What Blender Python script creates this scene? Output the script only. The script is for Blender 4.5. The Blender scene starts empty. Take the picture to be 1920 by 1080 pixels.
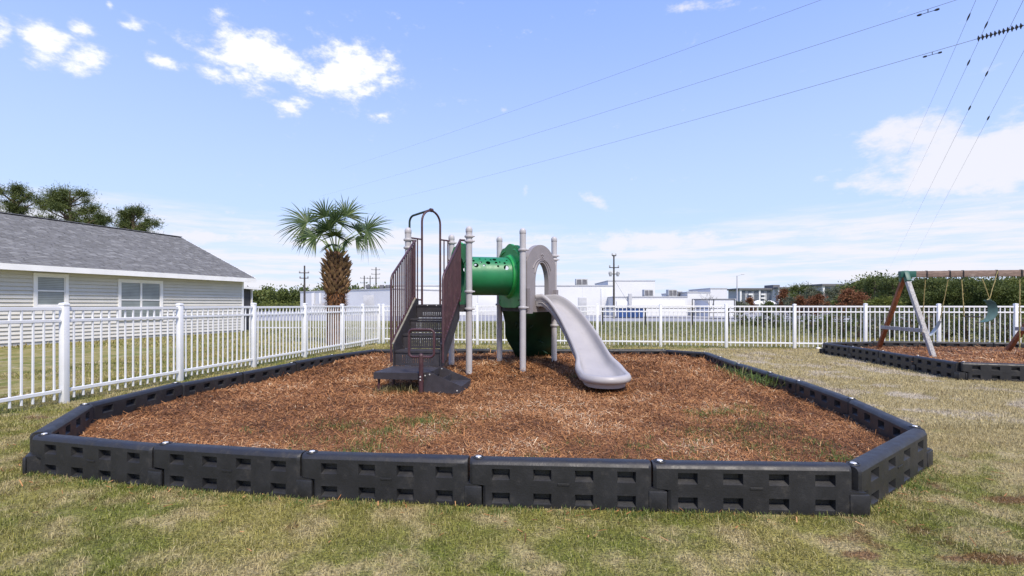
import bpy, bmesh, math, random
import numpy as np
from mathutils import Vector, Matrix, noise as mnoise
random.seed(7); RNG = np.random.default_rng(7)
PI = math.pi
scn = bpy.context.scene
C = scn.collection

# ------------------------------------------------------------ camera
F, HY, CH = 940.0, 571.0, 1.25          # focal length and horizon row (1920 px photo), eye height
cam_d = bpy.data.cameras.new('camera'); cam = bpy.data.objects.new('camera', cam_d); C.objects.link(cam)
cam.location = (0, 0, CH); cam.rotation_euler = (PI/2, 0, 0)
cam_d.sensor_width = 36; cam_d.lens = 36*F/1920; cam_d.shift_y = (HY-540)/1920
cam_d.clip_end = 5000; cam_d.clip_start = .05
scn.camera = cam
scn.view_settings.view_transform = 'Standard'; scn.view_settings.look = 'None'
scn.view_settings.exposure = EXPOSURE = 0.3
scn.view_settings.gamma = 1; scn.view_settings.use_curve_mapping = False

# ------------------------------------------------------------ sun and sky
SUN_EL, SUN_AZ = math.radians(52), math.radians(158)     # azimuth clockwise from +Y
sd = bpy.data.lights.new('sun', 'SUN'); sd.energy = 4.3; sd.angle = math.radians(11); sd.color = (1, .905, .76)
sun = bpy.data.objects.new('sun', sd); C.objects.link(sun)
sv = Vector((math.sin(SUN_AZ)*math.cos(SUN_EL), math.cos(SUN_AZ)*math.cos(SUN_EL), math.sin(SUN_EL)))
sun.rotation_euler = sv.to_track_quat('Z', 'Y').to_euler(); sun.location = sv*50

w = bpy.data.worlds.new('World'); scn.world = w; w.use_nodes = True
NT = w.node_tree; NT.nodes.clear()
def N(nt, t, **k):
    n = nt.nodes.new(t)
    for a, b in k.items():
        if a == 'inp':
            for i, v in b.items(): n.inputs[i].default_value = v
        else: setattr(n, a, b)
    return n
def M_(nt, op, a, b=None, c=None, clamp=False):
    n = nt.nodes.new('ShaderNodeMath'); n.operation = op; n.use_clamp = clamp
    for i, v in enumerate((a, b, c)):
        if v is None: continue
        if isinstance(v, (int, float)): n.inputs[i].default_value = v
        else: nt.links.new(v, n.inputs[i])
    return n.outputs[0]
def smooth(nt, x, a, b, lo=0.0, hi=1.0):
    n = nt.nodes.new('ShaderNodeMapRange'); n.interpolation_type = 'SMOOTHSTEP'
    nt.links.new(x, n.inputs[0]); n.inputs[1].default_value = a; n.inputs[2].default_value = b
    n.inputs[3].default_value = lo; n.inputs[4].default_value = hi
    return n.outputs[0]
def mixc(nt, f, a, b):
    n = nt.nodes.new('ShaderNodeMix'); n.data_type = 'RGBA'
    if isinstance(f, (int, float)): n.inputs[0].default_value = f
    else: nt.links.new(f, n.inputs[0])
    for i, v in ((6, a), (7, b)):
        if isinstance(v, (tuple, list)): n.inputs[i].default_value = (*v[:3], 1)
        else: nt.links.new(v, n.inputs[i])
    return n.outputs[2]
SKYK = 0.14
sky = N(NT, 'ShaderNodeTexSky', sky_type='NISHITA', sun_disc=False, sun_elevation=SUN_EL, sun_rotation=SUN_AZ, air_density=1.0, dust_density=.6, ozone_density=2.2)
tc = N(NT, 'ShaderNodeTexCoord')
sep = N(NT, 'ShaderNodeSeparateXYZ'); NT.links.new(tc.outputs['Generated'], sep.inputs[0])
az = M_(NT, 'ARCTAN2', sep.outputs[0], sep.outputs[1]); el = M_(NT, 'ARCSINE', sep.outputs[2])
# thin high haze: paler and whiter towards the horizon
veil = smooth(NT, el, .68, .04, .0, 1.0)
base = mixc(NT, M_(NT, 'MULTIPLY', veil, .80), (2.3, 3.7, 9.3), (5.5, 6.9, 8.9))
base = mixc(NT, .12, base, sky.outputs[0])
# cloud cover: clumps where the photograph has them, broken up by fractal noise
cmb = N(NT, 'ShaderNodeCombineXYZ'); NT.links.new(az, cmb.inputs[0]); NT.links.new(el, cmb.inputs[1])
def cnoise(sc, sx, sy, det, off):
    mp = N(NT, 'ShaderNodeMapping'); mp.inputs['Scale'].default_value = (sx, sy, 1); mp.inputs['Location'].default_value = (off, off, off)
    NT.links.new(cmb.outputs[0], mp.inputs[0])
    n = N(NT, 'ShaderNodeTexNoise'); n.inputs['Scale'].default_value = sc; n.inputs['Detail'].default_value = det; n.inputs['Roughness'].default_value = .64
    NT.links.new(mp.outputs[0], n.inputs['Vector']); return n.outputs['Fac']
def azel(px, py):
    dx = px-960; return math.atan(dx/F), math.atan((HY-py)/math.hypot(F, dx))
def blob(px, py, rx, ry, amp, rot=0):
    a, e = azel(px, py); d = math.hypot(F, px-960)
    dx = M_(NT, 'SUBTRACT', az, a); dy = M_(NT, 'SUBTRACT', el, e)
    c, s = math.cos(rot), math.sin(rot)
    u = M_(NT, 'MULTIPLY_ADD', dx, c/(rx/d*(F/d)), M_(NT, 'MULTIPLY', dy, s/(rx/d*(F/d))))
    v = M_(NT, 'MULTIPLY_ADD', dx, -s/(ry/d), M_(NT, 'MULTIPLY', dy, c/(ry/d)))
    r2 = M_(NT, 'MULTIPLY_ADD', u, u, M_(NT, 'MULTIPLY', v, v))
    return M_(NT, 'MULTIPLY', M_(NT, 'EXPONENT', M_(NT, 'MULTIPLY', r2, -1.0)), amp)
def cover(lst):
    tot = None
    for b in lst:
        o = blob(*b); tot = o if tot is None else M_(NT, 'MAXIMUM', tot, o)
    return tot
puff = cover([(475, 105, 105, 52, 1.15, .0), (405, 140, 50, 20, .85), (655, 130, 105, 54, 1.15, .1), (568, 128, 50, 36, .95), (552, 196, 44, 26, .95, .1), (725, 150, 36, 28, .92),
              (500, 165, 60, 20, .7), (160, 116, 60, 30, .92, .25), (80, 72, 62, 46, .98), (2, 62, 30, 34, 1.0), (312, 117, 50, 16, .88), (152, 52, 38, 18, .84), (245, 50, 34, 13, .8, .3),
              (715, 215, 24, 9, .6, .2), (283, 80, 18, 9, .6), (205, 8, 10, 14, .58)])
n1 = cnoise(24, .8, 1.45, 13, 3.1)
pd_ = M_(NT, 'ADD', puff, M_(NT, 'MULTIPLY', M_(NT, 'SUBTRACT', n1, .5), 2.3))
pden = smooth(NT, pd_, .30, 1.05)
wide = cover([(1860, 300, 310, 62, 1.2, .06), (1700, 258, 120, 38, .92), (1780, 320, 260, 40, .9), (1900, 210, 60, 40, .5), (1600, 345, 90, 14, .6), (1130, 386, 55, 14, .62, -.5), (985, 355, 12, 16, .62), (1850, 130, 90, 12, .44, .1), (1300, 14, 130, 14, .4),
              (1640, 425, 420, 26, .62, .05), (945, 204, 14, 14, .42, .4), (340, 440, 330, 22, .7), (800, 447, 420, 24, .78), (1250, 452, 380, 26, .76)])
n2 = cnoise(7, .55, 2.0, 8, 9.4)
wd_ = M_(NT, 'ADD', wide, M_(NT, 'MULTIPLY', M_(NT, 'SUBTRACT', n2, .5), 1.3))
wd_ = M_(NT, 'ADD', wd_, M_(NT, 'MULTIPLY', M_(NT, 'SUBTRACT', n1, .5), 1.5))
wden = M_(NT, 'MULTIPLY', smooth(NT, wd_, .32, .85), .9)
# low bank near the horizon all round, with streaks
n3 = cnoise(5, .4, 3.0, 7, 21.0)
bank = smooth(NT, M_(NT, 'ADD', el, M_(NT, 'MULTIPLY', M_(NT, 'SUBTRACT', n3, .5), .15)), .168, .115)
strk = cnoise(9, .5, 5.0, 8, 33.0)
bank = M_(NT, 'MULTIPLY', bank, smooth(NT, strk, .38, .60, .28, .95))
# scattered clouds elsewhere round the sky (outside the picture too)
n4 = cnoise(3.2, .8, 2.2, 9, 40.0)
outw = smooth(NT, M_(NT, 'ABSOLUTE', az), .95, 1.4)
scat = M_(NT, 'MULTIPLY', smooth(NT, n4, .52, .7), M_(NT, 'MULTIPLY', outw, .8))
soft = M_(NT, 'MAXIMUM', M_(NT, 'MAXIMUM', wden, bank), scat)
col = mixc(NT, soft, base, (6.9, 6.85, 7.45))
shade = cnoise(14, 1, 2.2, 5, 60.0)
ccol = mixc(NT, smooth(NT, M_(NT, 'ADD', pd_, M_(NT, 'MULTIPLY', shade, .25)), .55, 1.0), (5.9, 6.2, 7.3), (8.2, 8.2, 8.3))
col = mixc(NT, pden, col, ccol)
bg = N(NT, 'ShaderNodeBackground'); bg.inputs[1].default_value = SKYK*.78
NT.links.new(col, bg.inputs[0]); ow = N(NT, 'ShaderNodeOutputWorld'); NT.links.new(bg.outputs[0], ow.inputs[0])

# ------------------------------------------------------------ geometry helpers
def PX(px, y): return (px-960)*y/F
def HZ(py, y): return CH+(HY-py)*y/F
def G(px, py, h=0.0):
    y = F*(CH-h)/(py-HY); return Vector((PX(px, y), y, h))
def sstep(a, b, x):
    t = min(1, max(0, (x-a)/(b-a))); return t*t*(3-2*t)
def lerp(a, b, t): return a+(b-a)*t

_boxcache = {}
def _bbox(sx, sy, sz, b):
    k = (round(sx, 4), round(sy, 4), round(sz, 4), b)
    if k not in _boxcache:
        bm = bmesh.new(); bmesh.ops.create_cube(bm, size=1)
        for v in bm.verts: v.co = Vector((v.co.x*sx, v.co.y*sy, v.co.z*sz))
        if b: bmesh.ops.bevel(bm, geom=bm.edges[:], offset=b, segments=1 if b < .006 else 2, affect='EDGES', profile=.5)
        bm.verts.ensure_lookup_table()
        _boxcache[k] = ([v.co.copy() for v in bm.verts], [[v.index for v in f.verts] for f in bm.faces]); bm.free()
    return _boxcache[k]

class MB:
    def __init__(s): s.v = []; s.f = []
    def add(s, vs, fs, m=None):
        o = len(s.v); s.v += [(m @ Vector(v)) if m is not None else Vector(v) for v in vs]
        s.f += [[i+o for i in f] for f in fs]; return s
    def box(s, c, size, b=0, rot=None):
        vs, fs = _bbox(*size, b)
        m = Matrix.Translation(Vector(c)) @ (rot.to_4x4() if rot is not None else Matrix())
        return s.add(vs, fs, m)
    def beam(s, a, b, wd, th, up=(0, 0, 1), bev=0):
        a, b = Vector(a), Vector(b); d = b-a; x = d.normalized(); up = Vector(up)
        y = up.cross(x).normalized(); z = x.cross(y)
        return s.box((a+b)/2, (d.length, wd, th), bev, Matrix((x, y, z)).transposed())
    def tube(s, pts, r, n=10, caps=True, closed=False):
        pts = [Vector(p) for p in pts]; L = len(pts)
        rs = r if isinstance(r, (list, tuple)) else [r]*L
        t0 = (pts[1]-pts[0]).normalized()
        ref = Vector((0, 0, 1)) if abs(t0.z) < .9 else Vector((1, 0, 0))
        u = t0.cross(ref).normalized(); o = len(s.v)
        for i, p in enumerate(pts):
            if closed: t = (pts[(i+1) % L]-pts[i-1]).normalized()
            else: t = (pts[min(i+1, L-1)]-pts[max(i-1, 0)]).normalized()
            u = (u-t*u.dot(t)).normalized(); v = t.cross(u)
            for k in range(n):
                a = 2*PI*k/n; s.v.append(p+(u*math.cos(a)+v*math.sin(a))*rs[i])
        for i in range(L if closed else L-1):
            j = (i+1) % L
            for k in range(n):
                k2 = (k+1) % n; s.f.append([o+i*n+k, o+i*n+k2, o+j*n+k2, o+j*n+k])
        if caps and not closed:
            s.f.append([o+k for k in range(n)][::-1]); s.f.append([o+(L-1)*n+k for k in range(n)])
        return s
    def lathe(s, prof, c=(0, 0, 0), n=20, m=None):
        o = len(s.v); c = Vector(c)
        for (r, z) in prof:
            for k in range(n):
                a = 2*PI*k/n; p = Vector((r*math.cos(a), r*math.sin(a), z)); s.v.append((m @ p if m is not None else p)+c)
        for i in range(len(prof)-1):
            for k in range(n):
                k2 = (k+1) % n; s.f.append([o+i*n+k, o+i*n+k2, o+(i+1)*n+k2, o+(i+1)*n+k])
        s.f.append([o+k for k in range(n)][::-1]); s.f.append([o+(len(prof)-1)*n+k for k in range(n)])
        return s
    def poly(s, pts, d):
        n = len(pts); pts = [Vector(p) for p in pts]; d = Vector(d)
        return s.add(pts+[p+d for p in pts], [list(range(n))[::-1], list(range(n, 2*n))]+[[i, (i+1) % n, n+(i+1) % n, n+i] for i in range(n)])
    def ring(s, outer, inner, d):
        """plate with a hole: matching loops, thickness vector d"""
        n = len(outer); d = Vector(d); o = [Vector(p) for p in outer]; i_ = [Vector(p) for p in inner]
        vs = o+i_+[p+d for p in o]+[p+d for p in i_]; fs = []
        for k in range(n):
            q = (k+1) % n
            fs += [[k, q, n+q, n+k], [2*n+q, 2*n+k, 3*n+k, 3*n+q], [q, k, 2*n+k, 2*n+q], [n+k, n+q, 3*n+q, 3*n+k]]
        return s.add(vs, fs)
    def mesh(s, name, mat, origin=None, ang=35, fix=True):
        me = bpy.data.meshes.new(name); o = Vector(origin) if origin is not None else Vector()
        me.from_pydata([tuple(v-o) for v in s.v], [], s.f)
        if fix:
            bm = bmesh.new(); bm.from_mesh(me); bmesh.ops.recalc_face_normals(bm, faces=bm.faces[:]); bm.to_mesh(me); bm.free()
        me.shade_smooth(); me.set_sharp_from_angle(angle=math.radians(ang))
        if mat: me.materials.append(mat)
        me.update(); return me
    def build(s, name, mat, parent=None, origin=None, ang=35, **props):
        if parent is not None and origin is None: origin = ORG[parent.name]
        me = s.mesh(name, mat, origin, ang); ob = bpy.data.objects.new(name, me); C.objects.link(ob)
        if parent is not None: ob.parent = parent; ORG[ob.name] = ORG[parent.name]
        elif origin is not None: ob.location = origin; ORG[ob.name] = Vector(origin)
        else: ORG[ob.name] = Vector()
        for k, v in props.items(): ob[k] = v
        return ob
ORG = {}
def empty(name, loc, label, cat, group=None):
    o = bpy.data.objects.new(name, None); C.objects.link(o); o.location = loc; o.empty_display_size = .1
    tag(o, label, cat, group); ORG[o.name] = Vector(loc); return o
def tag(o, label=None, cat=None, group=None, kind=None):
    if label: o['label'] = label
    if cat: o['category'] = cat
    if group: o['group'] = group
    if kind: o['kind'] = kind
    return o
def inst(name, me, parent, loc, rot=None, scale=None):
    """shared-mesh piece; loc is a world position"""
    o = bpy.data.objects.new(name, me); C.objects.link(o)
    if parent is not None: o.parent = parent; o.location = Vector(loc)-ORG[parent.name]; 
    else: o.location = loc
    if rot is not None:
        o.rotation_mode = 'XYZ'; o.rotation_euler = rot
    if scale is not None: o.scale = scale
    ORG[o.name] = Vector(loc); return o
def np_mesh(name, V, Fc, mat, attrs=None, smooth_=False):
    """V (n,3); Fc (m,k) faces, all of k corners"""
    me = bpy.data.meshes.new(name); n, (m, k) = len(V), Fc.shape
    me.vertices.add(n); me.vertices.foreach_set('co', np.ascontiguousarray(V, dtype=np.float32).ravel())
    me.loops.add(m*k); me.loops.foreach_set('vertex_index', Fc.astype(np.int32).ravel())
    me.polygons.add(m); me.polygons.foreach_set('loop_start', np.arange(0, m*k, k, dtype=np.int32))
    me.update(calc_edges=True)
    for an, arr in (attrs or {}).items():
        a = me.attributes.new(an, 'FLOAT', 'POINT'); a.data.foreach_set('value', arr.astype(np.float32))
    if smooth_: me.shade_smooth()
    me.materials.append(mat); me.validate(); return me
def np_obj(name, V, Fc, mat, attrs=None, parent=None, **kw):
    o = ORG[parent.name] if parent is not None else Vector()
    V = V-np.array(o)
    ob = bpy.data.objects.new(name, np_mesh(name, V, Fc, mat, attrs, kw.pop('smooth_', False))); C.objects.link(ob)
    if parent is not None: ob.parent = parent
    ORG[ob.name] = o
    for k, v in kw.items(): ob[k] = v
    return ob

# ------------------------------------------------------------ materials
def mat(name, color, rough=.6, var=.12, scale=4, bump=0, bscale=40, metal=0, spec=.5, dirt=None, dscale=2, aniso=None, coat=0):
    m = bpy.data.materials.new(name); m.use_nodes = True; nt = m.node_tree; b = nt.nodes['Principled BSDF']
    b.inputs['Roughness'].default_value = rough; b.inputs['Metallic'].default_value = metal
    b.inputs['Specular IOR Level'].default_value = spec; b.inputs['Coat Weight'].default_value = coat
    t = N(nt, 'ShaderNodeTexCoord'); mp = N(nt, 'ShaderNodeMapping'); nt.links.new(t.outputs['Object'], mp.inputs[0])
    if aniso: mp.inputs['Scale'].default_value = aniso
    n = N(nt, 'ShaderNodeTexNoise'); n.inputs['Scale'].default_value = scale; n.inputs['Detail'].default_value = 6
    nt.links.new(mp.outputs[0], n.inputs['Vector'])
    f = smooth(nt, n.outputs['Fac'], .3, .7)
    lo = tuple(c*(1-var) for c in color); hi = tuple(min(1, c*(1+var)) for c in color)
    c = mixc(nt, f, lo, hi)
    if dirt:
        n2 = N(nt, 'ShaderNodeTexNoise'); n2.inputs['Scale'].default_value = dscale; n2.inputs['Detail'].default_value = 8; n2.inputs['Roughness'].default_value = .7
        nt.links.new(t.outputs['Object'], n2.inputs['Vector'])
        c = mixc(nt, M_(nt, 'MULTIPLY', smooth(nt, n2.outputs['Fac'], .52, .75), .7), c, dirt)
        nt.links.new(smooth(nt, n2.outputs['Fac'], .3, .8, rough, min(1, rough+.25)), b.inputs['Roughness'])
    nt.links.new(c, b.inputs['Base Color'])
    if bump:
        n3 = N(nt, 'ShaderNodeTexNoise'); n3.inputs['Scale'].default_value = bscale; n3.inputs['Detail'].default_value = 5
        nt.links.new(mp.outputs[0], n3.inputs['Vector'])
        bp = N(nt, 'ShaderNodeBump'); bp.inputs['Strength'].default_value = bump; bp.inputs['Distance'].default_value = .01
        nt.links.new(n3.outputs['Fac'], bp.inputs['Height']); nt.links.new(bp.outputs[0], b.inputs['Normal'])
    return m
def leafmat(name, c1, c2, c3=None, rough=.6, trans=.25):
    m = bpy.data.materials.new(name); m.use_nodes = True; nt = m.node_tree; b = nt.nodes['Principled BSDF']
    a = N(nt, 'ShaderNodeAttribute', attribute_name='rnd')
    c = mixc(nt, a.outputs['Fac'], c1, c2)
    if c3: c = mixc(nt, smooth(nt, a.outputs['Fac'], .86, .95), c, c3)
    nt.links.new(c, b.inputs['Base Color']); b.inputs['Roughness'].default_value = rough; b.inputs['Specular IOR Level'].default_value = .25
    if trans:
        t = N(nt, 'ShaderNodeBsdfTranslucent'); nt.links.new(c, t.inputs[0]); mx = N(nt, 'ShaderNodeMixShader'); mx.inputs[0].default_value = trans
        nt.links.new(b.outputs[0], mx.inputs[1]); nt.links.new(t.outputs[0], mx.inputs[2]); nt.links.new(mx.outputs[0], nt.nodes['Material Output'].inputs[0])
    return m

def turf_color(nt):
    """patchy dormant lawn colour from the world position, shared by the soil sheet and the blades"""
    g = N(nt, 'ShaderNodeNewGeometry'); sp = N(nt, 'ShaderNodeSeparateXYZ'); nt.links.new(g.outputs['Position'], sp.inputs[0])
    cb = N(nt, 'ShaderNodeCombineXYZ'); nt.links.new(sp.outputs[0], cb.inputs[0]); nt.links.new(sp.outputs[1], cb.inputs[1])
    def nz(s, d, off=0, r=.55):
        mp = N(nt, 'ShaderNodeMapping'); mp.inputs['Location'].default_value = (off, off*.7, 0); nt.links.new(cb.outputs[0], mp.inputs[0])
        n = N(nt, 'ShaderNodeTexNoise'); n.inputs['Scale'].default_value = s; n.inputs['Detail'].default_value = d; n.inputs['Roughness'].default_value = r
        nt.links.new(mp.outputs[0], n.inputs['Vector']); return n.outputs['Fac']
    a, b, c = nz(.9, 5), nz(3.5, 5, 7), nz(12, 4, 13, .7)
    # drier towards the right, between the two mulch beds
    dry = smooth(nt, sp.outputs[0], 1.5, 5.0)
    dry = M_(nt, 'MULTIPLY', dry, smooth(nt, sp.outputs[1], 14.5, 13.2))
    dry = M_(nt, 'MULTIPLY', dry, smooth(nt, sp.outputs[1], 3.0, 5.5, .25, 1.0))
    green = (.160, .185, .030); olive = (.305, .27, .078); straw = (.46, .375, .195); sand = (.50, .43, .31); brown = (.15, .075, .035)
    x = mixc(nt, smooth(nt, a, .36, .64), green, olive)
    x = mixc(nt, smooth(nt, M_(nt, 'ADD', b, M_(nt, 'MULTIPLY', dry, .3)), .44, .68, 0, .85), x, straw)
    x = mixc(nt, M_(nt, 'MULTIPLY', smooth(nt, M_(nt, 'ADD', nz(1.3, 5, 31), M_(nt, 'MULTIPLY', dry, .1)), .62, .70), smooth(nt, sp.outputs[1], 4.6, 6.0)), x, sand)
    spots = smooth(nt, M_(nt, 'ADD', nz(1.7, 6, 52, .65), M_(nt, 'MULTIPLY', M_(nt, 'SUBTRACT', c, .5), .15)), .60, .67)
    x = mixc(nt, M_(nt, 'MULTIPLY', spots, .7), x, brown)
    # the field beyond the fence is greener and duller, more so to the right
    fld = M_(nt, 'MULTIPLY', smooth(nt, sp.outputs[1], 16, 24), smooth(nt, M_(nt, 'ADD', sp.outputs[0], M_(nt, 'MULTIPLY', a, 8)), -4, 9, .45, .85))
    x = mixc(nt, fld, x, (.15, .165, .06))
    # bare mulchy soil by the right hand corner of the border and in the near right lawn
    def spot(px, py, rx, ry, rot=0):
        dx = M_(nt, 'SUBTRACT', sp.outputs[0], px); dy = M_(nt, 'SUBTRACT', sp.outputs[1], py); cr, sr = math.cos(rot), math.sin(rot)
        u = M_(nt, 'MULTIPLY_ADD', dx, cr/rx, M_(nt, 'MULTIPLY', dy, sr/rx)); v = M_(nt, 'MULTIPLY_ADD', dx, -sr/ry, M_(nt, 'MULTIPLY', dy, cr/ry))
        return M_(nt, 'EXPONENT', M_(nt, 'MULTIPLY', M_(nt, 'MULTIPLY_ADD', u, u, M_(nt, 'MULTIPLY', v, v)), -1))
    tot = None
    for q_ in ((2.75, 3.72, .55, .16, .62), (2.35, 2.46, .35, .09), (1.75, 2.5, .15, .07), (-3.9, 4.25, .25, .5, .3), (.6, 3.55, 1.3, .06, -.12), (3.2, 3.2, .3, .1)):
        o_ = spot(*q_); tot = o_ if tot is None else M_(nt, 'MAXIMUM', tot, o_)
    tot = smooth(nt, M_(nt, 'ADD', tot, M_(nt, 'MULTIPLY', M_(nt, 'SUBTRACT', nz(7, 5, 71, .65), .5), 1.1)), .45, .85, 0, .8)
    x = mixc(nt, tot, x, (.17, .075, .035))
    return x, c, g
def turf_mat(name, blade):
    m = bpy.data.materials.new(name); m.use_nodes = True; nt = m.node_tree; b = nt.nodes['Principled BSDF']
    x, c, g = turf_color(nt)
    b.inputs['Roughness'].default_value = .75; b.inputs['Specular IOR Level'].default_value = .2
    if blade:
        a = N(nt, 'ShaderNodeAttribute', attribute_name='rnd')
        hs = N(nt, 'ShaderNodeHueSaturation'); nt.links.new(x, hs.inputs['Color'])
        nt.links.new(smooth(nt, a.outputs['Fac'], 0, 1, .42, 1.5), hs.inputs['Value'])
        x = mixc(nt, smooth(nt, a.outputs['Fac'], .78, .95, 0, .65), hs.outputs[0], (.50, .43, .25))
        nt.links.new(x, b.inputs['Base Color'])
        t = N(nt, 'ShaderNodeBsdfTranslucent'); nt.links.new(x, t.inputs[0]); mx = N(nt, 'ShaderNodeMixShader'); mx.inputs[0].default_value = .3
        nt.links.new(b.outputs[0], mx.inputs[1]); nt.links.new(t.outputs[0], mx.inputs[2]); nt.links.new(mx.outputs[0], nt.nodes['Material Output'].inputs[0])
    else:
        x = mixc(nt, smooth(nt, c, .35, .6, .35, .0), x, (.10, .07, .04))
        n = N(nt, 'ShaderNodeTexNoise'); n.inputs['Scale'].default_value = 60; n.inputs['Detail'].default_value = 6; nt.links.new(g.outputs['Position'], n.inputs['Vector'])
        hs = N(nt, 'ShaderNodeHueSaturation'); nt.links.new(x, hs.inputs['Color']); nt.links.new(smooth(nt, n.outputs['Fac'], .3, .7, .6, 1.25), hs.inputs['Value'])
        nt.links.new(hs.outputs[0], b.inputs['Base Color'])
        bp = N(nt, 'ShaderNodeBump'); bp.inputs['Strength'].default_value = .9; bp.inputs['Distance'].default_value = .03
        nt.links.new(n.outputs['Fac'], bp.inputs['Height']); nt.links.new(bp.outputs[0], b.inputs['Normal'])
    return m
M = {}
M['ground'] = turf_mat('turf_soil', False); M['blade'] = turf_mat('turf_blade', True)
M['vinyl'] = mat('white_vinyl', (.71, .725, .75), .42, .04, 3, dirt=(.66, .66, .62), dscale=5)
M['black'] = mat('black_plastic', (.0145, .015, .0175), .44, .2, 9, .12, 90, dirt=(.050, .046, .040), dscale=11, spec=.5)
M['blackin'] = M['black']
M['bolt'] = mat('bolt_steel', (.62, .62, .6), .4, .1, metal=.4)
M['mulch'] = mat('mulch_base', (.15, .062, .022), .9, .45, 18, 1.0, 45, dirt=(.07, .035, .02), dscale=9)
M['post'] = mat('grey_post', (.40, .39, .405), .45, .06, 5, dirt=(.34, .33, .33), dscale=6)
M['slide'] = mat('grey_slide', (.345, .33, .33), .38, .05, 3, .05, 60, dirt=(.28, .27, .29), dscale=4, spec=.5)
M['hood'] = mat('mauve_panel', (.235, .215, .222), .5, .06, 4, .05, 80, dirt=(.22, .2, .22), dscale=6)
M['green'] = mat('green_panel', (.014, .30, .055), .36, .12, 3, .04, 60, dirt=(.05, .33, .11), dscale=4)
M['tunnel'] = mat('green_tunnel', (.010, .165, .058), .32, .12, 3, .04, 50, dirt=(.035, .20, .09), dscale=5)
M['climber'] = mat('dark_green_plastic', (.006, .045, .018), .5, .25, 4, .05, 60, dirt=(.02, .08, .04), dscale=3)
M['maroon'] = mat('maroon_paint', (.055, .022, .027), .38, .2, 8, .05, 80, dirt=(.12, .075, .065), dscale=14)
M['hoop'] = mat('dark_green_paint', (.012, .032, .022), .35, .2, 8, .05, 80)
M['step'] = mat('step_plastisol', (.028, .025, .031), .62, .22, 10, .3, 160, dirt=(.055, .05, .052), dscale=6)
M['rust'] = mat('rusty_edge', (.20, .195, .165), .7, .2, 10, .3, 90, dirt=(.42, .14, .02), dscale=4.5)
M['siding'] = mat('vinyl_siding', (.56, .55, .515), .6, .04, 2, .05, 60, dirt=(.58, .55, .49), dscale=3)
M['trim'] = mat('white_trim', (.80, .80, .81), .45, .04, 3)
M['shingle'] = mat('asphalt_shingle', (.155, .16, .18), .9, .42, 5, .6, 140, dirt=(.23, .235, .25), dscale=3, aniso=(1, 1, 1))
M['glass'] = mat('window_glass', (.26, .30, .31), .08, .15, 1.5, spec=.7)
_nt = M['glass'].node_tree; _b = _nt.nodes['Principled BSDF']; _src = _b.inputs['Base Color'].links[0].from_socket
_g = N(_nt, 'ShaderNodeNewGeometry'); _s = N(_nt, 'ShaderNodeSeparateXYZ'); _nt.links.new(_g.outputs['Position'], _s.inputs[0])
_st = smooth(_nt, M_(_nt, 'SINE', M_(_nt, 'MULTIPLY', _s.outputs[2], 2*PI/.055)), -.2, .6, .62, 1.0)     # closed blinds behind the glass
_h = N(_nt, 'ShaderNodeHueSaturation'); _nt.links.new(_src, _h.inputs['Color']); _nt.links.new(_st, _h.inputs['Value']); _nt.links.new(_h.outputs[0], _b.inputs['Base Color'])
M['blind'] = mat('window_blind', (.36, .39, .39), .6, .1, 2)
M['screen'] = mat('porch_screen', (.035, .035, .04), .6, .2, 4)
M['bark'] = mat('pine_bark', (.11, .075, .05), .9, .3, 5, .8, 20)
M['palmbark'] = mat('palm_trunk', (.105, .055, .03), .9, .4, 9, 1, 26)
M['boot'] = mat('palm_boot', (.22, .13, .06), .85, .5, 6, .8, 50, dirt=(.34, .26, .16), dscale=8)
M['petiole'] = mat('palm_petiole', (.16, .22, .07), .5, .2, 5)
M['frond'] = leafmat('palm_leaf', (.028, .055, .018), (.085, .128, .040), (.19, .24, .09), .42, .22)
M['needle'] = leafmat('pine_needles', (.045, .068, .020), (.135, .162, .045), None, .6, .2)
M['leafg'] = leafmat('green_leaves', (.045, .068, .018), (.145, .175, .045), (.22, .21, .06), .6, .2)
M['leafy'] = leafmat('yellow_green_leaves', (.09, .12, .025), (.21, .22, .05), None, .6, .3)
M['leafr'] = leafmat('rust_leaves', (.12, .050, .024), (.27, .12, .055), (.17, .14, .06), .65, .25)
M['leafgrey'] = leafmat('grey_green_leaves', (.07, .085, .05), (.20, .215, .14), (.30, .28, .20), .7, .2)
M['concrete_w'] = mat('white_render', (.63, .64, .65), .8, .03, .4, .1, 8, dirt=(.70, .71, .72), dscale=.35)
M['wall_g'] = mat('grey_render', (.62, .63, .65), .8, .04, .5, .1, 8)
M['capm'] = mat('metal_coping', (.42, .43, .45), .6, .08, 2)
M['hvac'] = mat('hvac_metal', (.38, .39, .39), .6, .2, 3)
M['hvacd'] = mat('hvac_grille', (.12, .12, .13), .7, .2, 3)
M['bluebin'] = mat('blue_bin', (.025, .07, .22), .5, .15, 4)
M['asphalt'] = mat('car_park_paving', (.27, .27, .28), .9, .15, .5, .3, 20)
M['road'] = mat('pale_path', (.50, .49, .46), .9, .12, 1, .3, 20)
M['pole'] = mat('wood_pole', (.055, .05, .045), .9, .3, 3)
M['wire'] = mat('wire_metal', (.17, .18, .20), .5, .1, 3)
M['iron'] = mat('black_iron', (.02, .02, .022), .6, .2, 3)
M['wood'] = mat('stained_wood', (.22, .072, .025), .6, .35, 6, .4, 40, aniso=(6, 6, 1), dirt=(.14, .05, .022), dscale=7)
M['woodg'] = mat('weathered_wood', (.33, .32, .31), .8, .28, 8, .5, 40, aniso=(6, 6, 1))
M['beam'] = mat('beam_wood', (.20, .145, .12), .75, .25, 6, .4, 30, aniso=(1, 6, 6), dirt=(.35, .30, .27), dscale=4)
M['teal'] = mat('green_bracket', (.012, .085, .065), .5, .15, 6)
M['belt'] = mat('teal_belt', (.055, .115, .11), .55, .2, 8, dirt=(.14, .19, .185), dscale=10)
M['beltg'] = mat('grey_belt', (.34, .38, .38), .55, .2, 8)
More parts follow.
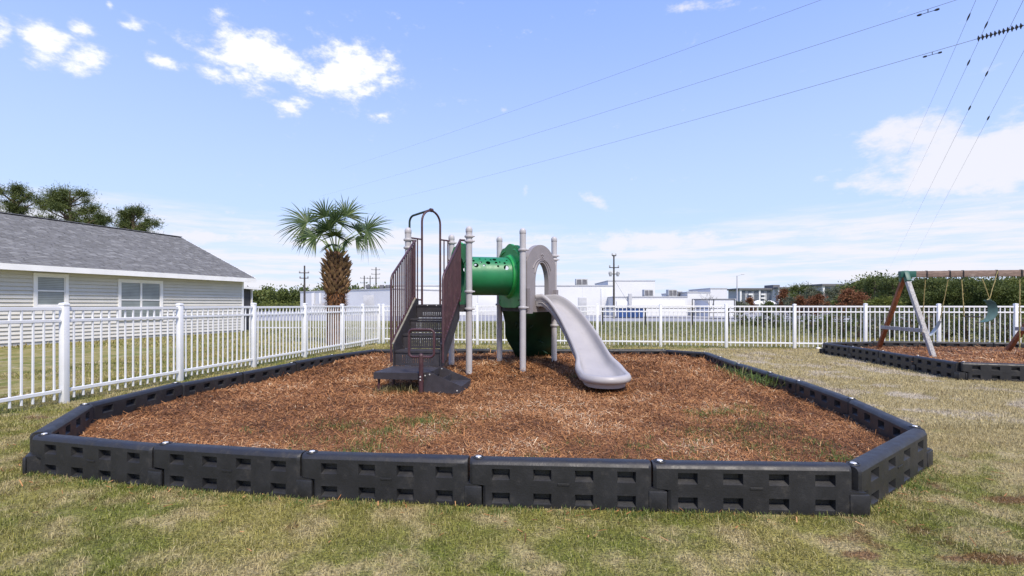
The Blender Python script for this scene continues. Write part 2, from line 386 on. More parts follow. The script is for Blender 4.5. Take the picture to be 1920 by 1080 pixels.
M['yellow'] = mat('yellow_rope', (.32, .265, .10), .6, .25, 30)
M['apt'] = mat('apartment_wall', (.36, .38, .41), .8, .06, .1)
M['aptw'] = mat('apartment_white', (.66, .68, .70), .8, .04, .1)
M['aptroof'] = mat('apartment_roof', (.13, .13, .14), .8, .1, .1)
M['aptwin'] = mat('apartment_window', (.10, .12, .15), .3, .2, .3)
M['tent'] = mat('white_canvas', (.80, .79, .77), .8, .04, 1)
M['litter'] = mat('white_litter', (.75, .75, .73), .7, .05, 9)

def mulch_mat():
    m = bpy.data.materials.new('mulch_shred'); m.use_nodes = True; nt = m.node_tree; b = nt.nodes['Principled BSDF']
    a = N(nt, 'ShaderNodeAttribute', attribute_name='rnd'); cr = N(nt, 'ShaderNodeValToRGB'); nt.links.new(a.outputs['Fac'], cr.inputs[0])
    st = [(0, (.045, .022, .012)), (.2, (.15, .064, .024)), (.5, (.305, .135, .050)), (.78, (.42, .205, .085)), (.93, (.52, .30, .14)), (1, (.58, .45, .30))]
    e = cr.color_ramp.elements
    while len(e) < len(st): e.new(.5)
    for i, (p, c) in enumerate(st): e[i].position = p; e[i].color = (*c, 1)
    nt.links.new(cr.outputs[0], b.inputs['Base Color']); b.inputs['Roughness'].default_value = .8; b.inputs['Specular IOR Level'].default_value = .25
    return m
M['shred'] = mulch_mat()

# ------------------------------------------------------------ ground, paths
def disk_ground():
    mb = MB(); rs = [0, 20, 60, 200, 800, 3000]; n = 48
    vs = [(0, 0, 0)]; fs = []
    for r in rs[1:]:
        vs += [(r*math.cos(2*PI*k/n), r*math.sin(2*PI*k/n), 0) for k in range(n)]
    for k in range(n): fs.append([0, 1+k, 1+(k+1) % n])
    for i in range(len(rs)-2):
        o = 1+i*n
        for k in range(n): fs.append([o+k, o+n+k, o+n+(k+1) % n, o+(k+1) % n])
    mb.add(vs, fs); return mb.build('ground', M['ground'], kind='structure')
disk_ground()
def sheet(name, pts, z, m):
    mb = MB(); mb.add([(x, y, z) for x, y in pts], [list(range(len(pts)))]); return mb.build(name, m, kind='structure')
sheet('car_park', [(-45, 40), (30, 36), (40, 52), (75, 70), (75, 100), (-60, 110)], .006, M['asphalt'])
sheet('path', [(-60, 30), (-9, 26.2), (-3, 25.2), (-3, 26.1), (-9, 27.3), (-60, 31.8)], .005, M['road'])

# ------------------------------------------------------------ mulch beds
K = CH-.29
def T(px, py): y = F*K/(py-HY); return ((px-960)*K/(py-HY), y)
BED1 = [T(74, 811), T(299, 830), T(573, 846), T(883, 857), T(1222, 864), T(1593, 871), T(1722, 803), T(1602, 750), T(1500, 714), T(1447, 699), (3.72, 8.2), (3.95, 10.2),
        (3.3, 10.75), (-2.97, 10.85), (-3.42, 9.6), T(450, 697), T(335, 717), T(162, 757)]
BED2 = [(7.95, 12.75), (7.86, 11.6), (7.74, 10.5), (7.58, 9.4), (7.46, 8.35), (8.55, 8.02), (9.7, 7.75), (10.85, 7.6), (12.0, 7.6), (13.1, 7.8), (14.2, 8.2), (14.9, 9.3), (14.9, 10.6), (14.6, 11.8), (13.4, 12.45), (12.2, 12.75), (10.9, 12.95), (9.4, 13.1)]
def inpoly(P, X, Y):
    ins = np.zeros(X.shape, bool); n = len(P)
    for i in range(n):
        x1, y1 = P[i]; x2, y2 = P[(i+1) % n]
        c = ((y1 > Y) != (y2 > Y)) & (X < (x2-x1)*(Y-y1)/(y2-y1+1e-12)+x1); ins ^= c
    return ins
def edgedist(P, X, Y):
    d = np.full(X.shape, 1e9); n = len(P)
    for i in range(n):
        a = np.array(P[i]); b = np.array(P[(i+1) % n]); ab = b-a
        t = np.clip(((X-a[0])*ab[0]+(Y-a[1])*ab[1])/(ab@ab), 0, 1)
        d = np.minimum(d, np.hypot(X-a[0]-t*ab[0], Y-a[1]-t*ab[1]))
    return d
def vnoise(X, Y, s, seed):
    g = np.random.default_rng(seed).random((64, 64)); x = X*s+100; y = Y*s+100
    xi = np.floor(x).astype(int); yi = np.floor(y).astype(int); fx = x-xi; fy = y-yi
    fx = fx*fx*(3-2*fx); fy = fy*fy*(3-2*fy)
    q = lambda i, j: g[i % 64, j % 64]
    return (q(xi, yi)*(1-fx)+q(xi+1, yi)*fx)*(1-fy)+(q(xi, yi+1)*(1-fx)+q(xi+1, yi+1)*fx)*fy
def mh1(X, Y):
    h = .105+.085*np.clip((Y-8.8)/1.8, 0, 1)
    h = h+.05*np.exp(-(((X-.3)/1.2)**2+((Y-9.3)/.9)**2))
    h = h-.045*np.exp(-(((X-1.27)/.45)**2+((Y-6.35)/.35)**2))-.03*np.exp(-(((X+.75)/.3)**2+((Y-6.2)/.25)**2))
    return h+.035*(vnoise(X, Y, .9, 1)-.5)+.022*(vnoise(X, Y, 3.1, 2)-.5)+.014*(vnoise(X, Y, 9, 3)-.5)
def mh2(X, Y): return .16+.03*(vnoise(X, Y, .9, 5)-.5)+.02*(vnoise(X, Y, 4, 6)-.5)
def mz(x, y): return float(mh1(np.array([x]), np.array([y]))[0])
def bed(name, P, hf, step):
    P_ = np.array(P); x0, y0 = P_.min(0)-.1; x1, y1 = P_.max(0)+.1
    xs = np.arange(x0, x1, step); ys = np.arange(y0, y1, step); X, Y = np.meshgrid(xs, ys)
    Z = hf(X, Y); ins = inpoly(P, X, Y); nx = len(xs)
    V = np.stack([X.ravel(), Y.ravel(), Z.ravel()], 1)
    q = ins[:-1, :-1] & ins[1:, :-1] & ins[:-1, 1:] & ins[1:, 1:]
    jj, ii = np.nonzero(q); a = jj*nx+ii
    Fc = np.stack([a, a+1, a+nx+1, a+nx], 1)
    used = np.unique(Fc); rm = np.zeros(len(V), int); rm[used] = np.arange(len(used))
    return np_obj(name, V[used], rm[Fc], M['mulch'], smooth_=True, kind='structure')
bed('mulch_bed', BED1, mh1, .05); bed('swing_mulch_bed', BED2, mh2, .08)

def slivers(X, Y, Z, L, Wd, yaw, pitch, bend, rnd, chip=False):
    """bent blades of three triangles, or flat chips"""
    n = len(X); cx, sx = np.cos(yaw), np.sin(yaw); cp, sp = np.cos(pitch), np.sin(pitch)
    d = np.stack([cx*cp, sx*cp, sp], 1); s = np.stack([-sx, cx, RNG.normal(0, .35, n)], 1); s /= np.linalg.norm(s, axis=1)[:, None]
    p = np.stack([X, Y, Z], 1); up = np.array([0, 0, 1.])
    mid = p+d*(L*.5)[:, None]+up*(bend)[:, None]; end = p+d*L[:, None]
    w = s*(Wd*.5)[:, None]
    if chip:                                   # stubby four cornered chip
        V = np.stack([p-w*.8, p+w, end+w*.7, end-w*.9], 1).reshape(-1, 3); b = np.arange(n)*4
        return V, np.stack([b, b+1, b+2, b+3], 1), np.repeat(rnd, 4)
    V = np.stack([p-w*.6, p+w*.6, mid-w, mid+w, end], 1).reshape(-1, 3); b = np.arange(n)*5
    return V, np.concatenate([np.stack([b, b+1, b+3], 1), np.stack([b, b+3, b+2], 1), np.stack([b+2, b+3, b+4], 1)]), np.repeat(rnd, 5)
def shreds(name, P, hf, label, dens, near=1.0):
    P_ = np.array(P); x0, y0 = P_.min(0); x1, y1 = P_.max(0); n = int((x1-x0)*(y1-y0)*dens)
    X = RNG.uniform(x0, x1, n); Y = RNG.uniform(y0, y1, n)
    keep = inpoly(P, X, Y) & (edgedist(P, X, Y) > .07) & (RNG.random(n) < np.clip((4.6/Y)**1.3*near, .12, 1))
    X, Y = X[keep], Y[keep]; n = len(X); Z = hf(X, Y)
    sc = np.clip(Y/5.0, .8, 1.9)
    L = RNG.gamma(3.0, .0095, n)*sc+.010; Wd = RNG.uniform(.0025, .007, n)*sc
    yaw = RNG.uniform(0, 2*PI, n); pitch = RNG.normal(.12, .28, n)
    big = vnoise(X, Y, 1.3, 11)*.6+vnoise(X, Y, 4, 12)*.4
    rnd = np.clip(RNG.beta(1.9, 1.9, n)+(big-.5)*.85-.03, 0, 1)
    pale = RNG.random(n) < .03; rnd[pale] = RNG.uniform(.88, 1, pale.sum())
    bigc = RNG.random(n) < .012; L[bigc] = RNG.uniform(.04, .09, bigc.sum()); Wd[bigc] = RNG.uniform(.005, .010, bigc.sum())
    V, Fc, r = slivers(X, Y, Z+RNG.uniform(-.004, .012, n), L, Wd, yaw, pitch, RNG.normal(.002, .004, n), rnd, True)
    o = np_obj(name, V, Fc, M['shred'], {'rnd': r}); tag(o, label, 'mulch', kind='stuff')
shreds('mulch_shreds', BED1, mh1, 'loose red brown wood mulch shreds covering the playground bed', 7600)
shreds('swing_mulch_shreds', BED2, mh2, 'loose red brown wood mulch shreds under the swing set', 2400, 1.0)

# chips kicked out over the border onto the lawn
n = 9000; X = RNG.uniform(-5, 5, n); Y = RNG.uniform(2.4, 6.5, n); dd = edgedist(BED1, X, Y)
k_ = ~inpoly(BED1, X, Y) & (dd > .08) & (RNG.random(n) < np.exp(-dd/.22)*.8); X, Y = X[k_], Y[k_]; n = len(X)
V_, F_, R_c = slivers(X, Y, np.full(n, .022), RNG.gamma(3.0, .010, n)+.01, RNG.uniform(.003, .008, n), RNG.uniform(0, 2*PI, n), RNG.normal(.05, .25, n), np.full(n, .002), RNG.uniform(.1, .9, n), True)
tag(np_obj('stray_mulch', V_, F_, M['shred'], {'rnd': R_c}), 'stray mulch chips scattered on the grass outside the near border', 'mulch', kind='stuff')

# ------------------------------------------------------------ lawn blades
def lawn(n, xr, yr, Lr, Wr, extra=None):
    X = RNG.uniform(*xr, n); Y = RNG.uniform(*yr, n)
    vis = np.abs(X) < Y*1.06+.5
    keep = vis & ~inpoly(BED1, X, Y) & ~inpoly(BED2, X, Y) & (edgedist(BED1, X, Y) > .055) & (edgedist(BED2, X, Y) > .055)
    if extra is not None: keep &= extra(X, Y)
    thin = vnoise(X, Y, 1.7, 21)*.5+vnoise(X, Y, 6, 22)*.5
    keep &= RNG.random(n) < np.clip((thin-.05)*3, .3, 1)
    X, Y = X[keep], Y[keep]; n = len(X)
    L = RNG.uniform(*Lr, n)*(.75+.6*vnoise(X, Y, 2.2, 23)); Wd = RNG.uniform(*Wr, n)
    return X, Y, L, Wd
def lawn_obj(name, parts, label):
    VV, FF, RR = [], [], []; o = 0
    for (X, Y, L, Wd) in parts:
        n = len(X)
        V, Fc, r = slivers(X, Y, np.full(n, -.003), L, Wd, RNG.uniform(0, 2*PI, n), np.clip(RNG.normal(.62, .45, n), .02, 1.45), L*RNG.uniform(.05, .28, n), RNG.random(n))
        VV.append(V); FF.append(Fc+o); RR.append(r); o += len(V)
    ob = np_obj(name, np.concatenate(VV), np.concatenate(FF), M['blade'], {'rnd': np.concatenate(RR)}); tag(ob, label, 'grass', kind='stuff')
lawn_obj('lawn_grass', [
    lawn(360000, (-5.5, 5.5), (2.1, 5.2), (.018, .040), (.0020, .0038)),
    lawn(170000, (-7, 10), (5.0, 8.5), (.025, .055), (.0035, .006)),
    lawn(190000, (-9, 15), (8.3, 14.5), (.03, .06), (.005, .009))], 'mown patchy green and straw coloured lawn around the mulch beds')
lawn_obj('field_grass', [
    lawn(110000, (-32, 30), (14.3, 34), (.05, .12), (.012, .026), lambda X, Y: ~((X < -11.9+(Y-24.5)*.33) & (Y > 10)))], 'rough green and tan grass of the field beyond the fence')
# taller sprouts along the outside foot of the border and weeds in it
def tufts(name, spots, label, cat, m, Lr=(.05, .14), wr=(.003, .006), per=40, rad=.06, kind='stuff'):
    X, Y, Z = [], [], []
    for (x, y, z) in spots:
        k = int(per*random.uniform(.6, 1.3)); X.append(RNG.normal(x, rad, k)); Y.append(RNG.normal(y, rad, k)); Z.append(np.full(k, z))
    X, Y, Z = map(np.concatenate, (X, Y, Z)); n = len(X); L = RNG.uniform(*Lr, n)
    V, Fc, r = slivers(X, Y, Z, L, RNG.uniform(*wr, n), RNG.uniform(0, 2*PI, n), RNG.uniform(.35, 1.35, n), L*RNG.uniform(.05, .25, n), RNG.random(n))
    o = np_obj(name, V, Fc, m, {'rnd': r}); tag(o, label, cat, kind=kind); return o
M['weed'] = leafmat('weed_leaves', (.06, .11, .02), (.15, .20, .05), (.33, .30, .14), .6, .3)
M['drygrass'] = leafmat('dry_weeds', (.10, .10, .035), (.28, .24, .11), (.40, .34, .18), .7, .3)
sp = []
for i in range(6):
    a, b = Vector(BED1[i]), Vector(BED1[i+1]); nrm = (b-a).normalized(); nrm = Vector((nrm.y, -nrm.x))
    for k in range(26):
        q = a.lerp(b, random.random())+nrm*random.uniform(.075, .16); sp.append((q.x, q.y, 0))
tufts('border_grass', sp, 'fringe of longer green grass at the foot of the near black border', 'grass', M['weed'], (.02, .05), (.0025, .0045), 20, .035)

# ------------------------------------------------------------ black interlocking border
def timber_mesh(L=1.15, Hh=.29, Th=.115):
    """rounded top, two rows of four pockets on each face, lower half shifted to interlock"""
    mb = MB(); e = .085
    w = .115; xs0 = [0, .02]
    cols = [0.0, .018]
    pk = []
    for k in range(4):
        c = .20+k*(L-.36)/3; pk.append((c-w/2, c+w/2))
    for a, b in pk: cols += [a, b]
    cols += [L-.024, L-.006]
    rows = [0, .026, .092, .134, .142, .170, .238, .262]     # z values on the flat face
    pockrow = {1: True, 5: True}
    t = Th/2
    prof = [(-t, z) for z in rows]+[(-t+.008, .277), (-t+.024, .288), (-t*.3, Hh), (t*.3, Hh), (t-.024, .288), (t-.008, .277)]+[(t, z) for z in reversed(rows)]
    nr = len(prof); nc = len(cols)
    def X(c, z, ri):
        x = cols[c]; low = z <= .138
        if c == 0: return x+e if low else x
        if c == 1: return x+e if low else x
        if c == nc-1: return x+e if low else x
        if c == nc-2: return x+e-.004 if low else x
        return x
    # (columns between keep their place; pocket 1 starts after the step)
    V = []
    for c in range(nc):
        for i, (y, z) in enumerate(prof):
            yy = y
            if c in (0, nc-1): yy = y*(.80)                      # rounded ends
            V.append((X(c, z, i), yy, z))
    Fc = []
    def vid(c, i): return c*nr+i
    nR = len(rows)
    for c in range(nc-1):
        for i in range(nr-1):
            pocket = False
            if c >= 2 and (c % 2 == 0) and c < 2+8:
                ri = i if i < nR-1 else (nr-2-i if i >= nr-nR else -1)
                if ri in pockrow: pocket = True
            a, b, cc, d = vid(c, i), vid(c+1, i), vid(c+1, i+1), vid(c, i+1)
            if not pocket: Fc.append([a, b, cc, d])
            else:
                P = [Vector(V[k]) for k in (a, b, cc, d)]; ctr = sum(P, Vector())/4; front = P[0].y < 0
                dep = .042; o = len(V)
                for p in P:
                    q = Vector(p); q.x = ctr.x+(p.x-ctr.x)*.80; top = p.z > ctr.z
                    q.z = ctr.z+(p.z-ctr.z)*(.9 if top else .25); q.y += dep if front else -dep
                    V.append(tuple(q))
                for k in range(4):
                    vv = (a, b, cc, d); Fc.append([vv[k], vv[(k+1) % 4], o+(k+1) % 4, o+k])
                Fc.append([o, o+1, o+2, o+3])
        Fc.append([vid(c, 0), vid(c, nr-1), vid(c+1, nr-1), vid(c+1, 0)])
    for c in (0, nc-1):
        for i in range(nr//2-1):
            Fc.append([vid(c, i), vid(c, i+1), vid(c, nr-2-i), vid(c, nr-1-i)])
    mb.add(V, Fc)
    for sy in (-1, 1): mb.box((L+e-.052, sy*(t-.004), .064), (.115, .022, .124), .008)
    # small raised maker's plate, centre of the face
    mb.box((L*.52, -t-.0015, .15), (.075, .004, .014), .001)
    # raised collar round the bolt
    ring = [(.05+.033*math.cos(2*PI*k/16), .033*math.sin(2*PI*k/16), Hh+.001) for k in range(16)]
    mb.tube(ring, .0045, 6, closed=True)
    return mb
TL = 1.15
TM = timber_mesh(TL).mesh('border_timber', M['black'], ang=28)
bolt = MB(); bolt.lathe([(.017, 0), (.019, .003), (.017, .006), (.010, .008), (.001, .0085)], n=14); BM = bolt.mesh('bolt', M['bolt'])
def border(name, P, label, allbolts):
    root = empty(name, (P[0][0], P[0][1], 0), label, 'playground border')
    n = len(P)
    for i in range(n):
        a, b = Vector(P[i]), Vector(P[(i+1) % n]); d = b-a; L = d.length; k = max(1, round(L/1.2))
        for j in range(k):
            s = a+d*(j/k); ang = math.atan2(d.y, d.x)
            o = inst('border_timber', TM, root, (s.x, s.y, random.uniform(-.012, .004)), (0, random.uniform(-.006, .006), ang+random.uniform(-.006, .006)), (L/k/TL-.006, 1, 1))
            q = Vector((.05, 0, .2925)); bo = bpy.data.objects.new('bolt', BM); C.objects.link(bo); bo.parent = o; bo.location = q; bo.scale = (1/(L/k/TL), 1, 1)
    return root
border('playground_border', BED1, 'low black plastic interlocking border around the mulch under the slide structure', 1)
border('swing_border', BED2, 'low black plastic interlocking border around the swing set at right', 1)

# ------------------------------------------------------------ white picket fences
PH = 1.27
def picket_fence(name, posts, label):
    root = empty(name, (posts[0].x, posts[0].y, 0), label, 'fence')
    pm = MB(); pm.box((0, 0, PH/2-.03), (.077, .077, PH-.0), .006)
    pm.box((0, 0, PH-.020), (.086, .086, .024), .004); pm.lathe([(.053, PH-.008), (.05, PH+.002), (.001, PH+.010)], n=4, m=Matrix.Rotation(PI/4, 4, 'Z'))
    pm = pm.mesh('post', M['vinyl'])
    km = MB(); km.box((0, 0, .585+.04), (.020, .020, 1.17-.03), .002); km = km.mesh('picket', M['vinyl'])
    for i, p in enumerate(posts):
        inst('post', pm, root, (p.x, p.y, random.uniform(-.008, .008)), (random.uniform(-.004, .004), random.uniform(-.004, .004), math.atan2((posts[1]-posts[0]).y, (posts[1]-posts[0]).x)))
    for a, b in zip(posts, posts[1:]):
        d = b-a; u = d.normalized(); sag = random.uniform(-.006, .006)
        for z, hgt in ((1.195, .042), (1.045, .036), (.16, .042)):
            mb = MB(); mb.beam(a+u*.05+Vector((0, 0, z+sag)), b-u*.05+Vector((0, 0, z+sag)), .036, hgt, bev=.003); mb.build('rail', M['vinyl'], root)
        n = max(2, round(d.length/.122)); 
        for k in range(1, n):
            q = a+d*(k/n); inst('picket', km, root, (q.x, q.y, sag+random.uniform(-.004, .003)), (random.gauss(0, .003), random.gauss(0, .003), math.atan2(d.y, d.x)))
    return root
lf = [Vector((-5.68+.149*(y-6.36), y, 0)) for y in (2.74, 4.55, 6.36, 8.17, 9.98, 11.79, 13.6, 14.85, 16.0)]
picket_fence('side_fence', lf[1:], 'white picket fence running back along the left side beside the house')
bu = Vector((1, -.149, 0)).normalized(); p0 = Vector((4.36, 14.7, 0))
corner = lf[-1]
bf = [p0+bu*1.83*k for k in range(-4, 7)]
bf = [corner+Vector((.14, -.0, 0))]+bf
picket_fence('back_fence', bf, 'white picket fence crossing behind the playground and the swing set')

# ------------------------------------------------------------ house
def house():
    dr = Vector((.3168, .9485, 0)); inn = Vector((-.9485, .3168, 0)); c0 = Vector((-12.36, 23.0, 0)); out = -inn
    root = empty('house', c0, 'single storey house with grey shingle roof and cream lap siding behind the left fence', 'house')
    WH = 2.32; LEN = 14.0; DEP = 8.6
    def wp(s, z, o=0): return c0-dr*s+out*o+Vector((0, 0, z))          # s metres back from the far corner along the wall
    def s_of(px):
        t = (px-960)/F; return (c0.x-t*c0.y)/(dr.x-t*dr.y)
    body = MB(); body.poly([wp(0, 0), wp(LEN, 0), wp(LEN, 0)+inn*DEP, wp(0, 0)+inn*DEP], (0, 0, WH)); body.build('wall', M['siding'], root)
    base = MB(); base.poly([wp(0, -.05, .012), wp(LEN, -.05, .012), wp(LEN, -.05)+inn*.05, wp(0, -.05)+inn*.05], (0, 0, .14)); base.build('foundation', M['capm'], root)
    wins = []
    for (px0, px1, py0, py1, sash) in ((61, 127, 513, 578, 1), (220, 304, 525, 600, 2)):
        s1, s0 = s_of(px0), s_of(px1); ym = (c0-dr*(s0+s1)/2).y
        wins.append((s0, s1, HZ(py1, ym), HZ(py0, ym), sash))
    # lap siding: each course its own board, cut round the windows
    rh = .122; z = .10; k = 0
    while z+rh <= WH+.01:
        spans = [(0.06, LEN)]
        for (a, b, z0, z1, _) in wins:
            if z+rh > z0+.02 and z < z1-.02:
                ns = []
                for (p, q) in spans:
                    if a > p and b < q: ns += [(p, a), (b, q)]
                    else: ns.append((p, q))
                spans = ns
        for (p, q) in spans:
            mb = MB(); t0, t1 = .041, .002
            vs = [wp(p, z, t0), wp(q, z, t0), wp(q, z+rh, t1), wp(p, z+rh, t1), wp(p, z, 0), wp(q, z, 0), wp(q, z+rh, 0), wp(p, z+rh, 0)]
            mb.add(vs, [[0, 1, 2, 3], [0, 4, 5, 1], [4, 7, 6, 5], [0, 3, 7, 4], [1, 5, 6, 2], [3, 2, 6, 7]])
            mb.build('siding_board', M['siding'], root)
        z += rh; k += 1
    cbm = MB(); cbm.poly([wp(-.03, .05, .04), wp(.07, .05, .04), wp(.07, .05, 0), wp(-.03, .05, 0)], (0, 0, WH-.05)); cbm.build('corner_board', M['trim'], root)
    for (a, b, z0, z1, sash) in wins:
        f = MB(); t = .085
        for (p, q, y0, y1) in ((a, b, z1-t, z1), (a, b, z0, z0+t), (a, a+t, z0+t, z1-t), (b-t, b, z0+t, z1-t)):
            f.poly([wp(p, y0, .0), wp(q, y0, .0), wp(q, y0, .055), wp(p, y0, .055)], (0, 0, y1-y0))
        fo = f.build('window', M['trim'], root)
        cols = 2 if sash == 2 else 1; wdt = (b-a-2*t)/cols; zm = (z0+z1)/2
        for c in range(cols):
            p, q = a+t+c*wdt+.002, a+t+(c+1)*wdt-.002
            sa = MB()
            for (r0, r1, u0, u1) in ((p, q, z1-t-.035, z1-t-.002), (p, q, z0+t+.002, z0+t+.035), (p, p+.03, z0+t+.036, z1-t-.036), (q-.03, q, z0+t+.036, z1-t-.036), (p+.031, q-.031, zm-.02, zm+.02)):
                sa.poly([wp(r0, u0, .0), wp(r1, u0, .0), wp(r1, u0, .038), wp(r0, u0, .038)], (0, 0, u1-u0))
            sa.build('sash', M['trim'], fo)
            for (u0, u1, mm) in ((z0+t+.036, zm-.021, 'glass'), (zm+.021, z1-t-.036, 'glass')):
                g = MB(); g.poly([wp(p+.031, u0, .004), wp(q-.031, u0, .004), wp(q-.031, u0, .02), wp(p+.031, u0, .02)], (0, 0, u1-u0)); g.build('pane', M[mm], fo)
    # roof
    ov = .42; rise = 2.12; e0 = WH+.02; g_ = .35
    A0 = wp(-g_, e0, ov); A1 = wp(LEN, e0, ov); half = DEP/2
    R0 = wp(-g_, e0+rise)+inn*half; R1 = wp(LEN, e0+rise)+inn*half
    B0 = wp(-g_, e0)+inn*(DEP+ov); B1 = wp(LEN, e0)+inn*(DEP+ov)
    rb = MB(); up = Vector((0, 0, .11))
    rb.add([A0, A1, R1, R0, B1, B0, A0+up, A1+up, R1+up, R0+up, B1+up, B0+up], [[0, 3, 2, 1], [3, 5, 4, 2], [6, 7, 8, 9], [9, 8, 10, 11], [0, 1, 7, 6], [5, 11, 10, 4], [0, 6, 9, 3], [3, 9, 11, 5], [1, 2, 8, 7], [2, 4, 10, 8]])
    roof = rb.build('roof', M['shingle'], root)
    gab = MB(); gab.poly([wp(0, WH), wp(0, WH)+inn*DEP, wp(0, WH+rise*.9)+inn*half], dr*-.1); gab.build('gable', M['siding'], root)
    fa = MB(); fa.poly([A0+Vector((0, 0, -.07))+out*.0, A1+Vector((0, 0, -.07)), A1+Vector((0, 0, -.07))+out*.03, A0+Vector((0, 0, -.07))+out*.03], (0, 0, .18)); fa.build('fascia', M['trim'], root)
    so = MB(); so.poly([A0+Vector((0, 0, -.05)), A1+Vector((0, 0, -.05)), A1+Vector((0, 0, -.05))+inn*ov, A0+Vector((0, 0, -.05))+inn*ov], (0, 0, .03)); so.build('soffit', M['trim'], root)
    rk = MB(); rk.poly([A0-Vector((0, 0, .02)), A0+up+Vector((0, 0, .012)), R0+up+Vector((0, 0, .012)), R0-Vector((0, 0, .02))], dr*.03); rk.build('rake_board', M['trim'], root)
    # shingle courses on the slope that shows
    sl = (R0-A0); Ls = sl.length; su = sl.normalized(); nrm = dr.cross(su); nrm = nrm if nrm.z > 0 else -nrm
    cnt = int(Ls/.145); VV = []; FF = []; RR = []
    for r in range(cnt):
        s0 = r*.145; x = random.uniform(-.3, 0)
        while x < LEN+g_:
            wd = random.uniform(.12, .26); x0, x1 = max(0, x), min(LEN+g_, x+wd-.006)
            if x1-x0 > .03:
                th = random.choice((.007, .010, .016, .020)); b = A0+up-dr*0+su*s0
                p = [b-dr*x0, b-dr*x1, b-dr*x1+su*.15, b-dr*x0+su*.15]
                o = len(VV); VV += [p[0]+nrm*(th+.004), p[1]+nrm*(th+.004), p[2]+nrm*.003, p[3]+nrm*.003, p[0], p[1]]
                FF += [[o, o+1, o+2, o+3], [o+4, o+5, o+1, o]]; RR += [random.random()]*6
            x += wd
    V = np.array([tuple(v) for v in VV]); Fc = np.array(FF)
    o = np_obj('shingles', V, Fc, M['shingtab'], {'rnd': np.array(RR)}, parent=roof, kind='stuff')
    rc = MB(); k = 0; x = 0
    while x < LEN:
        rc.box(R0+up-dr*(x+.14)+Vector((0, 0, .012)), (.27, .26, .02), 0, Matrix((dr, inn, Vector((0, 0, 1)))).transposed()); x += .28
    rc.build('ridge_cap', M['shingle'], roof)
    # screened porch on the far end
    q = wp(0, 0)+inn*1.5
    pr = MB(); pr.poly([q+Vector((0, 0, 2.06))-inn*.3, q+dr*2.3+Vector((0, 0, 2.0))-inn*.3, q+dr*2.3+inn*4+Vector((0, 0, 2.0)), q+inn*4+Vector((0, 0, 2.06))], (0, 0, .11)); pr.build('porch_roof', M['trim'], root)
    sc = MB(); sc.poly([q+dr*.05, q+dr*1.9, q+dr*1.9+inn*.02, q+dr*.05+inn*.02], (0, 0, 2.03)); sc.build('porch_screen', M['screen'], root)
    for d_ in (.35, 1.95):
        b = MB(); b.box(q+dr*d_+Vector((0, 0, 1.01))-inn*.02, (.07, .07, 2.02)); b.build('porch_post', M['trim'], root)
M['shingtab'] = leafmat('shingle_tabs', (.14, .141, .145), (.195, .197, .202), (.23, .232, .236), .9, 0)
house()

# ------------------------------------------------------------ trees
def foliage(centers, radii, per, ln, wd, flat=.7):
    VV, FF, RR = [], [], []; o = 0
    for c, r in zip(centers, radii):
        k = int(per*r*r*random.uniform(.8, 1.2))+8
        d = RNG.normal(size=(k, 3)); d /= np.linalg.norm(d, axis=1)[:, None]; rr = np.minimum(np.abs(RNG.normal(0, .62, k)), 1.5)
        p = d*rr[:, None]*r*np.array([1, 1, flat])+np.array(c)
        dirs = d+RNG.normal(0, .6, (k, 3)); dirs /= np.linalg.norm(dirs, axis=1)[:, None]
        s = np.cross(dirs, RNG.normal(size=(k, 3))); s /= np.linalg.norm(s, axis=1)[:, None]
        L = RNG.uniform(.6, 1.3, k)*ln; W = RNG.uniform(.6, 1.3, k)*wd
        a = p-s*W[:, None]*.5; b = p+s*W[:, None]*.5; e = p+dirs*L[:, None]
        f = p+dirs*L[:, None]*.55-s*W[:, None]*.5; g = p+dirs*L[:, None]*.55+s*W[:, None]*.5
        V = np.stack([p, f, e, g], 1).reshape(-1, 3); i = np.arange(k)*4+o
        VV.append(V); FF.append(np.stack([i, i+1, i+2, i+3], 1)); o += 4*k
        RR.append(np.repeat(np.clip(RNG.random(k)*.45+random.uniform(0, .55), 0, 1), 4))
    return np.concatenate(VV), np.concatenate(FF), np.concatenate(RR)
